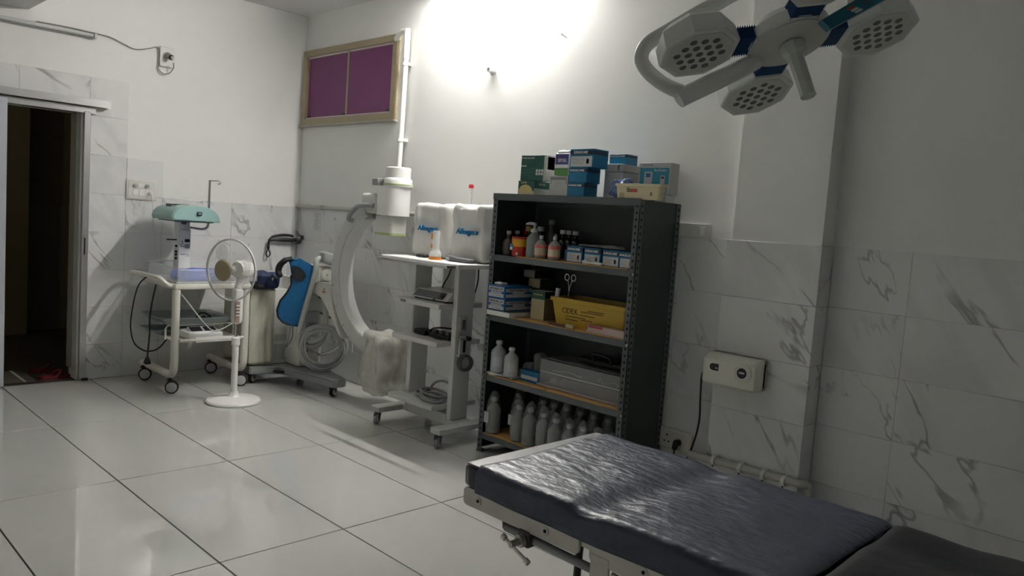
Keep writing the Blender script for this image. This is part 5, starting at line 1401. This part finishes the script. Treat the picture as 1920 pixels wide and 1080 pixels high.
saline('saline_bottle', (-0.362, -3.298, Z3 + 0.0155), 0.046, 0.182, 'right clear saline bottle, in front, with a narrow white label', yaw=0.9)
surg3 = carton('suture_box', 'blue carton with a white label lying behind the right saline bottle', 'box', 0.160, 0.06, 0.070, TEAL, (-0.335, -3.355, Z3), [('F', 0.06, 0.92, 0.22, 0.55, LBL), ('R', 0, 1, 0, 1, TEALD)])
for k, (x, y, h) in enumerate(((-0.22, -3.328, 0.10), (-0.205, -3.398, 0.175), (-0.22, -3.465, 0.115))):
    o = MB().soft((x - 0.04, y - 0.036, Z3), (x + 0.04, y + 0.034, Z3 + h), 0.03, 10, 0.012, 24, k + 4).build('plastic_bag', mat('crumpled_clear_bag', (0.42, 0.43, 0.42), 0.2, alpha=0.6, var=0.15, bump=0.6, bscale=25), None)
    tag(o, ['low crumpled clear bag, leftmost behind the blue carton on the third shelf', 'tallest crumpled clear bag standing behind the blue carton', 'crumpled clear bag beside the left end of the acrylic box'][k], 'plastic bag')
ax_ = empty('acrylic_box', (-0.2, -3.82, Z3), 'long clear acrylic box with coiled tubing on the third shelf', 'box')
AC2 = mat('smoky_acrylic', (0.44, 0.44, 0.43), 0.12, alpha=0.42, var=0.05)
for lo, hi in (((-0.335, -4.14, 0.014), (-0.331, -3.52, 0.165)), ((-0.10, -4.14, 0.014), (-0.096, -3.52, 0.165)), ((-0.331, -3.524, 0.014), (-0.10, -3.52, 0.165)), ((-0.331, -4.14, 0.014), (-0.10, -4.136, 0.165))):
    box('wall_panel', (lo[0], lo[1], lo[2] + Z3), (hi[0], hi[1], hi[2] + Z3), AC2, ax_)
box('bottom_panel', (-0.35, -4.15, Z3 + 0.002), (-0.09, -3.51, Z3 + 0.014), mat('pinkish_base', (0.42, 0.36, 0.34), 0.4), ax_, bev=0.003)
box('shelf_edge', (-0.337, -4.14, Z3 + 0.088), (-0.329, -3.52, Z3 + 0.092), LBL, ax_)
box('inner_shelf', (-0.329, -4.135, Z3 + 0.087), (-0.102, -3.526, Z3 + 0.090), AC2, ax_)
box('lid', (-0.300, -4.14, Z3 + 0.165), (-0.096, -3.52, Z3 + 0.170), AC2, ax_)
for y in (-3.59, -3.66):
    MB().lathe([(0.03, 0), (0.03, 0.012), (0.022, 0.028), (0.01, 0.034)], (-0.28, y, Z3 + 0.0145), n=18).build('pad', LBL, ax_)
tube('tubing', [(-0.31, -3.60, Z3 + 0.10), (-0.28, -3.70, Z3 + 0.105), (-0.30, -3.80, Z3 + 0.10), (-0.31, -3.82, Z3 + 0.11), (-0.31, -3.825, Z3 + 0.09 + 0.006)], 0.004, LBL, ax_, sub=5, n=6)
tube('tubing', [(-0.31, -3.95, Z3 + 0.097), (-0.305, -3.96, Z3 + 0.12), (-0.31, -3.99, Z3 + 0.10), (-0.29, -4.05, Z3 + 0.11), (-0.30, -4.11, Z3 + 0.10)], 0.005, LBL, ax_, sub=5, n=6)
bcse = empty('carrying_case', (-0.18, -3.95, Z3 + 0.18), 'black case with a handle lying on the lid of the acrylic box', 'case')
MB().soft((-0.25, -4.12, Z3 + 0.1706), (-0.11, -3.74, Z3 + 0.215), 0.018, 8).build('case_body', BLACK, bcse)
tube('handle', [(-0.25, -3.86, Z3 + 0.205), (-0.262, -3.865, Z3 + 0.245), (-0.262, -3.98, Z3 + 0.240), (-0.25, -3.985, Z3 + 0.20)], 0.010, BLACK, bcse, sub=4, n=8)

# ---- lowest shelf: infusion bottles in crinkled film
Z4 = SH[4] + 0.0064
SAL4 = mat('film_wrapped_plastic', (0.40, 0.42, 0.41), 0.28, alpha=0.72, var=0.15, vscale=20, bump=0.35, bscale=30)
FILM = mat('crinkled_film', (0.46, 0.47, 0.46), 0.2, alpha=0.30, var=0.2, vscale=25, bump=0.6, bscale=30)
def infusion(r, h, seed, label, lab=False, group=None):
    e = empty('infusion_bottle', (0, 0, 0), label, 'bottle', group)
    MB().lathe([(r * 0.85, 0), (r, 0.006), (r, h * 0.62), (r * 0.95, h * 0.68), (r * 0.5, h * 0.80), (r * 0.36, h * 0.84), (r * 0.36, h * 0.90)], n=18).build('bottle_body', SAL4, e)
    MB().lathe([(r * 0.40, h * 0.885), (r * 0.48, h * 0.90), (r * 0.46, h * 0.965), (r * 0.3, h * 1.0)], n=14).build('cap', mat('film_cap', (0.58, 0.59, 0.58), 0.35), e)
    def fn(w):
        t = (w.z) / (h * 1.16)
        s = 1.0 if t < 0.55 else max(0.45, 1 - (t - 0.55) * 1.25)
        return V((w.x * s, w.y * s, w.z))
    MB().soft((-r * 1.05, -r * 1.05, 0.0008), (r * 1.05, r * 1.05, h * 1.16), r * 0.9, 12, 0.007, 22, seed, fn).build('film_wrap', FILM, e)
    if seed % 2 == 0:
        tube('hanger_loop', [(-0.01, 0.012, h), (-0.012, 0.02, h * 1.10), (-0.01, 0.0, h * 1.18), (-0.008, -0.022, h * 1.12), (-0.006, -0.026, h * 0.98)], 0.004, FILM, e, sub=4, n=6)
    if lab:
        MB().box((-r * 1.16 - 0.002, -0.012, h * 0.30), (-r * 1.12, 0.030, h * 0.60)).build('label', LBL, e)
    return e
ords = ['first', 'second', 'third', 'fourth', 'fifth', 'sixth', 'seventh', 'eighth', 'ninth']
fr_ = [(-0.345, -3.155, 0.235, True), (-0.335, -3.375, 0.225, False), (-0.345, -3.480, 0.235, False), (-0.335, -3.585, 0.225, False), (-0.345, -3.690, 0.215, False), (-0.340, -3.795, 0.205, False), (-0.345, -3.90, 0.215, False), (-0.340, -4.005, 0.20, False), (-0.345, -4.11, 0.20, False)]
for k, (x, y, h, lb) in enumerate(fr_):
    e = infusion(0.046, h, k + 1, '%s film wrapped bottle from the left, front row of the lowest rack shelf' % ords[k] if k else 'film wrapped bottle with white label at the left end of the lowest rack shelf', lb)
    e.location = (x, y, Z4)
e = infusion(0.046, 0.225, 12, 'film wrapped bottle with white label set back in the gap of the lowest shelf', True)
e.location = (-0.245, -3.275, Z4)
src = None
for k in range(8):
    y = -3.165 - 0.108 * k
    if k == 1: y -= 0.115; 
    if k >= 2: y -= 0.10
    if src is None:
        src = infusion(0.044, 0.235, 6, 'film wrapped bottle in the back row of the lowest rack shelf', False, 'infusion bottles in the back row')
        e = src
    else:
        e = copy_tree(src)
    e['label'] = '%s film wrapped bottle from the left, back row of the lowest rack shelf' % ords[k]
    e.location = (-0.13, y, Z4)

# ================================================================== wall by the pillar
WB_ = mat('wall_box_ivory', (0.74, 0.73, 0.64), 0.4, var=0.03)
dv2 = empty('wall_device', (-0.10, -4.66, 0.79), 'cream wall mounted box with two black displays on the pillar above the table', 'device')
m_ = MB()
m_.soft((-0.155, -4.835, 0.712), (-0.052, -4.515, 0.880), 0.018, 12, fn=lambda w: V((w.x + (0.035 * max(0, (w.z - 0.845) / 0.035) if w.x < -0.1 else 0) + (0.03 * max(0, (-4.81 - w.y) / 0.025) if w.x < -0.1 else 0), w.y, w.z)))
dbod = m_.build('device_body', WB_, dv2)
box('back_plate', (-0.056, -4.83, 0.718), (-0.0502, -4.52, 0.874), OFFW, dv2)
def disp(yc, zc, w, h, name):
    poly = [(-0.1590, yc + w / 2 - h / 2 + h / 2 * math.cos(a), zc + h / 2 * math.sin(a)) for a in [PI / 2 - PI * k / 12 for k in range(13)]]
    poly = [(-0.159, yc - w / 2, zc - h / 2), (-0.159, yc - w / 2, zc + h / 2)] + [(-0.159, yc + (w / 2 - h / 2) + h / 2 * math.sin(a), zc + h / 2 * math.cos(a)) for a in [PI * k / 12 for k in range(13)]]
    MB().prism([(p[0] + 0.0015, yc + (p[1] - yc) * 1.25, zc + (p[2] - zc) * 1.35) for p in poly], (0.006, 0, 0)).build('display_bezel', WHITE, dv2)
    o = MB().prism(poly, (0.004, 0, 0)).build(name, BLACK, dv2)
    return o
d_ = disp(-4.588, 0.807, 0.052, 0.037, 'display')
cyl('red_lamp', (-0.1600, -4.575, 0.807), (-0.159, -4.575, 0.807), 0.006, mat('dim_red', (0.12, 0.02, 0.015), 0.4), d_, n=10)
box('digits', (-0.1600, -4.609, 0.800), (-0.159, -4.596, 0.806), LGREY, d_)
rb_ = MB().lathe([(0.050, 0), (0.048, 0.008), (0.036, 0.014), (0.032, 0.010)], (-0.153, -4.752, 0.803), (-1, 0, 0), 32).build('round_boss', WB_, dv2)
cyl('white_ring', (-0.1585, -4.752, 0.803), (-0.1655, -4.752, 0.803), 0.033, WHITE, dv2, n=28)
rd = cyl('round_display', (-0.165, -4.752, 0.803), (-0.1675, -4.752, 0.803), 0.027, BLACK, dv2, n=28)
box('digits', (-0.1682, -4.768, 0.800), (-0.1674, -4.736, 0.810), LGREY, rd)
pc = tube('power_cord', [(-0.075, -4.520, 0.775), (-0.08, -4.490, 0.765), (-0.07, -4.47, 0.72), (-0.055, -4.465, 0.60), (-0.05, -4.468, 0.48), (-0.05, -4.45, 0.36), (-0.05, -4.41, 0.24), (-0.06, -4.375, 0.19), (-0.07, -4.345, 0.22), (-0.065, -4.335, 0.285)], 0.0055, BLACK, dv2, sub=6, n=7)
tube('spare_loop', [(-0.056, -4.512, 0.85), (-0.06, -4.508, 0.80), (-0.065, -4.492, 0.785), (-0.07, -4.496, 0.762), (-0.075, -4.512, 0.768)], 0.004, GREY, pc, sub=4, n=6)
MB().cyl((-0.018, -4.333, 0.312), (-0.045, -4.333, 0.312), 0.019, n=16).tube([(-0.040, -4.333, 0.318), (-0.055, -4.334, 0.300), (-0.064, -4.335, 0.275)], [0.018, 0.015, 0.008], 10, sub=3).build('plug', BLACK, pc)
so3 = box('wall_socket', (-0.018, -4.412, 0.265), (0.0, -4.170, 0.375), IVORY, None, bev=0.003)
tag(so3, 'ivory double socket plate low on the wall right of the rack with one black plug', 'socket')
for y in (-4.252, -4.333):
    f_ = box('socket_face', (-0.0195, y - 0.038, 0.278), (-0.0175, y + 0.038, 0.362), OFFW, so3, bev=0.0008)
    if y > -4.3:
        for a, b_ in ((0.0, 0.338), (0.014, 0.302), (-0.014, 0.302)):
            cyl('socket_hole', (-0.0205, y + a, b_), (-0.019, y + a, b_), 0.0055, HOLE, f_, n=10)
sw4 = box('switch_plate', (-0.012, -4.402, 1.474), (0.0065, -4.10, 1.552), OFFW, None, bev=0.003)
tag(sw4, 'pale switch plate on the wall edge just right of the rack', 'switch')
box('switch_rocker', (-0.016, -4.375, 1.488), (-0.012, -4.345, 1.538), WHITE, sw4, bev=0.001)
box('blank_cover', (-0.014, -4.335, 1.485), (-0.012, -4.235, 1.540), OFFW, sw4, bev=0.001)

# ================================================================== operating table
TX0, TX1, TZ = -2.385, -1.805, 0.825
TY0 = -5.112
ot = empty('operating_table', (-2.09, -6.2, 0), 'steel operating table with thick navy mattress in the right foreground', 'operating table')
def pad(name, y0, y1, z0, z1, tilt=0.0, seed=1, m=NAVY, x0=TX0, x1=TX1, amp=0.004, n=26, dip=False):
    def fn(w):
        z = w.z
        if dip:
            z -= 0.010 * math.exp(-((w.y + 5.56) / 0.06) ** 2) * (1 if w.z > (z0 + z1) / 2 else 0)
        z += -tilt * (y0 - w.y)
        return V((w.x, w.y, z))
    return MB().soft((x0, y1, z0), (x1, y0, z1), 0.016, n, amp, 7, seed, fn).build(name, m, ot, sharp=70)
pad('mattress', TY0, -6.03, TZ - 0.066, TZ, 0, 1, dip=True)
pad('head_cushion', -6.052, -7.05, TZ - 0.066, TZ + 0.004, 0, 4, mat('dark_navy_vinyl', (0.008, 0.009, 0.014), 0.42, spec=0.45, bump=0.2, bscale=12), amp=0.012)
TOPG = mat('grey_vinyl_top', (0.40, 0.40, 0.41), 0.4, var=0.05)
MB().soft((TX0 + 0.006, TY0 - 0.11, TZ - 0.004), (TX1 - 0.006, TY0 - 0.004, TZ + 0.003), 0.0034, 14, 0.001, 9, 3).build('top_panel', TOPG, ot)['label'] = 'light grey vinyl top strip'
SHEETM = mat('blue_plastic_sheet', (0.034, 0.044, 0.082), 0.40, spec=0.7, var=0.15, vscale=5, bump=0.40, bscale=21, stretch=(1.6, 0.8, 1.0))
def sheet_fn(w):
    z = w.z
    z -= 0.011 * math.exp(-((w.y + 5.56 + 0.05 * (w.x + 2.1)) / 0.055) ** 2)
    z += 0.0030 * mnoise.noise(V((w.x * 9, w.y * 7, 2.0))) + 0.0011 * mnoise.noise(V((w.x * 31 + w.y * 11, w.y * 34, 5.0)))
    return V((w.x, w.y, z))
shm = MB(); NXs, NYs = 46, 74
sx0, sx1, sy0, sy1 = TX0 - 0.006, TX1 + 0.006, TY0 - 0.055, -6.042
vs = []; fs = []
cols = []
for i in range(NXs + 1):
    cols.append((sx0 + (sx1 - sx0) * i / NXs, 0))
prof_x = [(sx0 - 0.002, -0.066), (sx0 - 0.002, -0.05), (sx0 - 0.002, -0.03), (sx0 - 0.001, -0.012), (sx0 + 0.004, -0.001)] + [(sx0 + 0.012 + (sx1 - sx0 - 0.024) * i / NXs, 0.006) for i in range(NXs + 1)] + [(sx1 - 0.004, -0.001), (sx1 + 0.001, -0.012), (sx1 + 0.002, -0.04), (sx1 + 0.002, -0.08)]
for j in range(NYs + 1):
    y = sy0 + (sy1 - sy0) * j / NYs
    end = max(0.0, (-6.0 - y) / 0.042)
    for k, (x, dz) in enumerate(prof_x):
        p = V((x, y + 0.012 * (1 - j / NYs) * math.sin(x * 9) * (1 if j < 8 else 0), TZ + dz - 0.012 * end * end))
        if dz > -0.005:
            p = sheet_fn(p)
        else:
            side = -1 if x < -2 else 1
            hem = (-dz / 0.066)
            p.x += side * (0.004 + 0.006 * hem * mnoise.noise(V((y * 6, dz * 10, side))))
            if dz < -0.06:
                p.z += 0.004 * mnoise.noise(V((y * 3, 1, side)))
        vs.append(p)
W_ = len(prof_x)
for j in range(NYs):
    for k in range(W_ - 1):
        fs.append((j * W_ + k, j * W_ + k + 1, (j + 1) * W_ + k + 1, (j + 1) * W_ + k))
shm._add(vs, fs)
sho = shm.build('draped_sheet', SHEETM, None, sharp=80)
sm = sho.modifiers.new('thick', 'SOLIDIFY'); sm.thickness = 0.0015; sm.offset = 1
tag(sho, 'wrinkled dark blue plastic sheet spread over the operating table mattress', 'sheet')
# frame plates along the near and far side
def plate(x, y0, y1, z0, z1, legs=()):
    def rr(cy, cz, r, a0):
        return [(x, cy + r * math.cos(math.radians(a0 + 15 * k)), cz + r * math.sin(math.radians(a0 + 15 * k))) for k in range(7)]
    r = 0.014
    poly = rr(y0 - r, z1 - r, r, 0) + rr(y1 + r, z1 - r, r, 90) + rr(y1 + r, z0 + r, r, 180) + rr(y0 - r, z0 + r, r, 270)
    p = MB().prism(poly, (0.008, 0, 0)).build('side_rail', STEEL, ot)
    return p
def bolt(parent, x, y, z, s=-1):
    w = cyl('washer', (x, y, z), (x + s * 0.0015, y, z), 0.011, STEEL, parent, n=20)
    cyl('bolt_socket', (x + s * 0.0015, y, z), (x + s * 0.003, y, z), 0.0045, HOLE, w, n=8)
pl1 = plate(TX0 + 0.0, -5.118, -5.532, 0.712, 0.762)
for y in (-5.178, -5.424):
    bolt(pl1, TX0, y, 0.736)
box('rail_gap', (TX0 + 0.004, -5.17, 0.752), (TX0 + 0.006, -5.12, 0.757), HOLE, pl1)
pl2 = plate(TX0 + 0.0, -5.565, -6.95, 0.712, 0.762)
bolt(pl2, TX0, -5.72, 0.742)
box('hinge_leaf', (TX0 + 0.006, -5.566, 0.735), (TX0 + 0.012, -5.53, 0.757), STEEL, ot)
pl3 = plate(TX1 - 0.008, -5.118, -5.532, 0.712, 0.762); pl4 = plate(TX1 - 0.008, -5.565, -6.95, 0.712, 0.762)
box('under_panel', (TX0 + 0.02, -6.08, 0.735), (TX1 - 0.02, TY0 - 0.03, 0.757), DGREY, ot)
box('under_panel', (TX0 + 0.02, -6.98, 0.715), (TX1 - 0.02, -6.12, 0.737), DGREY, ot)
box('support_arm', (TX0 - 0.001, -5.625, 0.40), (TX0 + 0.007, -5.570, 0.735), STEEL, ot, bev=0.002)
tube('side_bar', [(TX0 + 0.02, -5.27, 0.690), (TX0 + 0.02, -5.40, 0.688), (TX0 + 0.02, -5.59, 0.684)], 0.011, GREY, ot, sub=2, n=12)
cyl('bar_hook', (TX0 + 0.02, -5.262, 0.715), (TX0 + 0.02, -5.266, 0.686), 0.007, DGREY, ot, n=10)
kc = box('rail_clamp', (TX0 - 0.005, -5.375, 0.672), (TX0 + 0.035, -5.335, 0.715), DGREY, ot, bev=0.004)
cyl('clamp_screw', (TX0 - 0.005, -5.355, 0.690), (TX0 - 0.045, -5.350, 0.686), 0.009, STEEL, kc, n=14)
cyl('clamp_collar', (TX0 - 0.006, -5.355, 0.690), (TX0 - 0.018, -5.353, 0.689), 0.017, STEEL, kc, n=18)
MB().cyl((TX0 - 0.040, -5.325, 0.694), (TX0 - 0.040, -5.405, 0.662), 0.0048, n=10).cyl((TX0 - 0.040, -5.317, 0.697), (TX0 - 0.040, -5.328, 0.693), 0.0085, n=10).cyl((TX0 - 0.040, -5.40, 0.664), (TX0 - 0.040, -5.412, 0.659), 0.0078, n=10).build('t_handle', CHROME, kc)
tube('foot_cable', [(TX0 + 0.10, -5.46, 0.735), (TX0 + 0.095, -5.46, 0.60), (TX0 + 0.09, -5.46, 0.30), (TX0 + 0.09, -5.46, 0.13)], 0.010, BLACK, ot, sub=3, n=8)
MB().cyl((TX0 + 0.008, -5.63, 0.700), (TX0 + 0.008, -5.72, 0.694), 0.006, n=10).cyl((TX0 - 0.004, -5.66, 0.698), (TX0 + 0.02, -5.66, 0.698), 0.009, n=12).build('lock_pin', STEEL, ot)
# column and base under the table (partly below the frame)
box('column', (-2.22, -6.45, 0.10), (-1.97, -6.10, 0.715), STEEL, ot, bev=0.01)
box('table_base', (-2.36, -6.75, 0.012), (-1.83, -5.45, 0.12), mat('base_steel', (0.40, 0.40, 0.39), 0.4, metal=0.6), ot, bev=0.012)
for x in (-2.33, -1.86):
    for y in (-5.5, -6.7):
        cyl('rubber_foot', (x, y, 0.0005), (x, y, 0.013), 0.025, RUBBER, ot, n=14)

# ================================================================== surgical lamp
LAMPM = mat('lamp_grey_white', (0.68, 0.70, 0.67), 0.35, var=0.02)
LFACE = mat('lamp_face_grey', (0.60, 0.60, 0.565), 0.4, var=0.02)
BLUEB = mat('bellows_blue', (0.006, 0.055, 0.16), 0.45)
LENS = mat('lamp_lens', (0.10, 0.12, 0.10), 0.2, spec=0.7)
HUB = V((-1.684, -5.590, 2.050))
E1 = V((0.767, -0.611, 0.197)).normalized()
E2 = V((0.631, 0.660, -0.408)); E2 = (E2 - E1 * E2.dot(E1)).normalized()
UP = E1.cross(E2)
if UP.z < 0: UP = -UP
LA = 0.2658
lamp = empty('surgical_lamp', HUB, 'ceiling surgical lamp with four octagonal lamp heads joined by blue bellows', 'surgical lamp')
def lp(a, b, h):
    return HUB + E1 * a + E2 * b + UP * h
MB().lathe([(0.098, 0.0), (0.116, 0.006), (0.120, 0.020), (0.118, 0.035), (0.095, 0.062), (0.05, 0.075)], HUB, UP, 48).build('hub', LAMPM, lamp, sharp=30)
MB().lathe([(0.104, 0), (0.106, 0.002)], HUB - UP * 0.001, UP, 48).build('hub_cover', LFACE, lamp)
hn = MB().lathe([(0.036, 0.004), (0.034, 0.03), (0.024, 0.040), (0.0225, 0.05), (0.0215, 0.165), (0.0225, 0.17)], lp(0.008, 0.004, 0.0), -UP, 8).build('handle', mat('handle_plastic', (0.55, 0.58, 0.53), 0.3), lamp, sharp=30)
def head(dirv, perp):
    c0 = HUB + dirv * LA
    def oct_(r, h, f=1.0):
        out = []
        for k in range(8):
            a = math.radians(22.5 + 45 * k)
            out.append(c0 + dirv * (r * math.cos(a)) + perp * (r * math.sin(a)) + UP * h)
        return out
    m_ = MB()
    loops = [oct_(0.101, 0.0), oct_(0.112, 0.0), oct_(0.115, 0.006), oct_(0.112, 0.055), oct_(0.080, 0.085)]
    vs = [p for l in loops for p in l]; n = 8
    fs = [tuple(range(7, -1, -1)), tuple(range(32, 40))]
    for j in range(4):
        for i in range(8):
            k = (i + 1) % 8
            fs.append((j * n + i, j * n + k, (j + 1) * n + k, (j + 1) * n + i))
    m_._add(vs, fs)
    h = m_.build('lamp_head', LAMPM, lamp, sharp=20)
    MB().prism(oct_(0.098, -0.0015), UP * 0.003).build('face_plate', LFACE, h)
    # 19 lenses in hexagonal order
    for r_ in range(-2, 3):
        cnt = 5 - abs(r_)
        for q in range(cnt):
            a = (q - (cnt - 1) / 2) * 0.0325
            b = r_ * 0.0285
            p = c0 + dirv * a * 1.0 + perp * b - UP * 0.0015
            lens_at(h, p)
    # bellows towards the hub
    s0, s1 = 0.106, LA - 0.098
    b_ = MB()
    nb_ = 9
    loops = []
    for i in range(nb_ * 2 + 1):
        s = s0 + (s1 - s0) * i / (nb_ * 2)
        g_ = 0.0 if i % 2 == 0 else -0.006
        hw, z0, z1 = 0.043 + g_, 0.004 - g_, 0.050 + g_
        loops.append([HUB + dirv * s + perp * hw * sx + UP * z for sx, z in ((-1, z0), (1, z0), (1.0, z1), (-1.0, z1))])
    vs = [p for l in loops for p in l]; fs = [(0, 1, 2, 3), tuple(len(vs) - 4 + i for i in (3, 2, 1, 0))]
    for j in range(len(loops) - 1):
        for i in range(4):
            k = (i + 1) % 4
            fs.append((j * 4 + i, j * 4 + k, j * 4 + 4 + k, j * 4 + 4 + i))
    b_._add(vs, fs)
    b_.build('bellows', BLUEB, lamp, sharp=15)
_lens = []
def lens_at(h, p):
    if not _lens:
        m_ = MB()
        m_.lathe([(0.0108, 0.0), (0.0102, 0.0008), (0.0088, 0.0004)], (0, 0, 0), -UP, 16)
        o = m_.build('lens', LENS, None, o=(0, 0, 0))
        _lens.append(o.data)
    else:
        o = bpy.data.objects.new('lens', _lens[0]); C.objects.link(o)
    o.parent = h
    o.location = p - org(h)
for dv_, pv in ((E1, E2), (-E1, E2), (E2, E1), (-E2, E1)):
    head(dv_, pv)
# teal control panel on the rear arm
PT = [V((-1.797, -5.729, 2.074)), V((-1.781, -5.748, 2.052)), V((-1.651, -5.866, 2.164)), V((-1.69, -5.826, 2.174))]
nrm = (PT[1] - PT[0]).cross(PT[2] - PT[0]).normalized()
cv_ = (V(cam.matrix_world.translation) - PT[0]).normalized()
if nrm.dot(cv_) < 0: nrm = -nrm
cpn = MB().prism(PT, -nrm * 0.03).build('control_panel', mat('panel_teal', (0.008, 0.13, 0.19), 0.4), lamp)
MB().prism([p - (PT[0] + PT[2]) / 2 * 0.06 + p * 0.06 - nrm * 0.012 for p in PT], -nrm * 0.03).build('control_box', LAMPM, lamp) if False else None
def pq(u, v):
    a = PT[0].lerp(PT[3], u); b = PT[1].lerp(PT[2], u)
    return a.lerp(b, v)
def pkey(u0, u1, v0, v1, m, nm):
    MB().prism([pq(u0, v0) + nrm * 0.0003, pq(u1, v0) + nrm * 0.0003, pq(u1, v1) + nrm * 0.0003, pq(u0, v1) + nrm * 0.0003], nrm * 0.0012).build(nm, m, cpn)
pkey(0.36, 0.46, 0.25, 0.45, mat('panel_red', (0.30, 0.06, 0.02), 0.4), 'red_key')
pkey(0.37, 0.47, 0.50, 0.68, LBL, 'white_key')
pkey(0.38, 0.48, 0.73, 0.90, LBL, 'white_key')
pkey(0.58, 0.95, 0.45, 0.50, mat('panel_ink', (0.10, 0.05, 0.07), 0.6), 'printed_line')
pkey(0.58, 0.90, 0.60, 0.65, MATS['panel_ink'], 'printed_line')
# yoke and suspension
yk = MB().tube([(-1.700, -5.500, 2.010), (-1.727, -5.482, 1.989), (-1.766, -5.419, 1.948), (-1.808, -5.338, 1.900), (-1.818, -5.325, 1.889)], [0.026, 0.027, 0.028, 0.028, 0.028], 16, sub=3)
yo = yk.build('yoke_arm', LAMPM, lamp)
tube('bent_tube', [(-1.800, -5.345, 1.905), (-1.840, -5.300, 1.925), (-1.868, -5.270, 1.948), (-1.890, -5.245, 1.978), (-1.897, -5.236, 2.008), (-1.882, -5.245, 2.047), (-1.843, -5.281, 2.085), (-1.78, -5.34, 2.145), (-1.713, -5.398, 2.200), (-1.60, -5.500, 2.310), (-1.52, -5.56, 2.40)], 0.0215, LAMPM, lamp, sub=4, n=14)
tube('suspension_arm', [(-1.52, -5.56, 2.39), (-1.50, -5.58, 2.50), (-1.50, -5.58, 2.80), (-1.50, -5.58, 3.19)], 0.035, LAMPM, lamp, sub=2, n=16)
MB().lathe([(0.05, 3.10), (0.12, 3.16), (0.14, 3.20), (0.14, 3.2395)], (-1.50, -5.58, 0), n=32).build('ceiling_canopy', LAMPM, lamp)
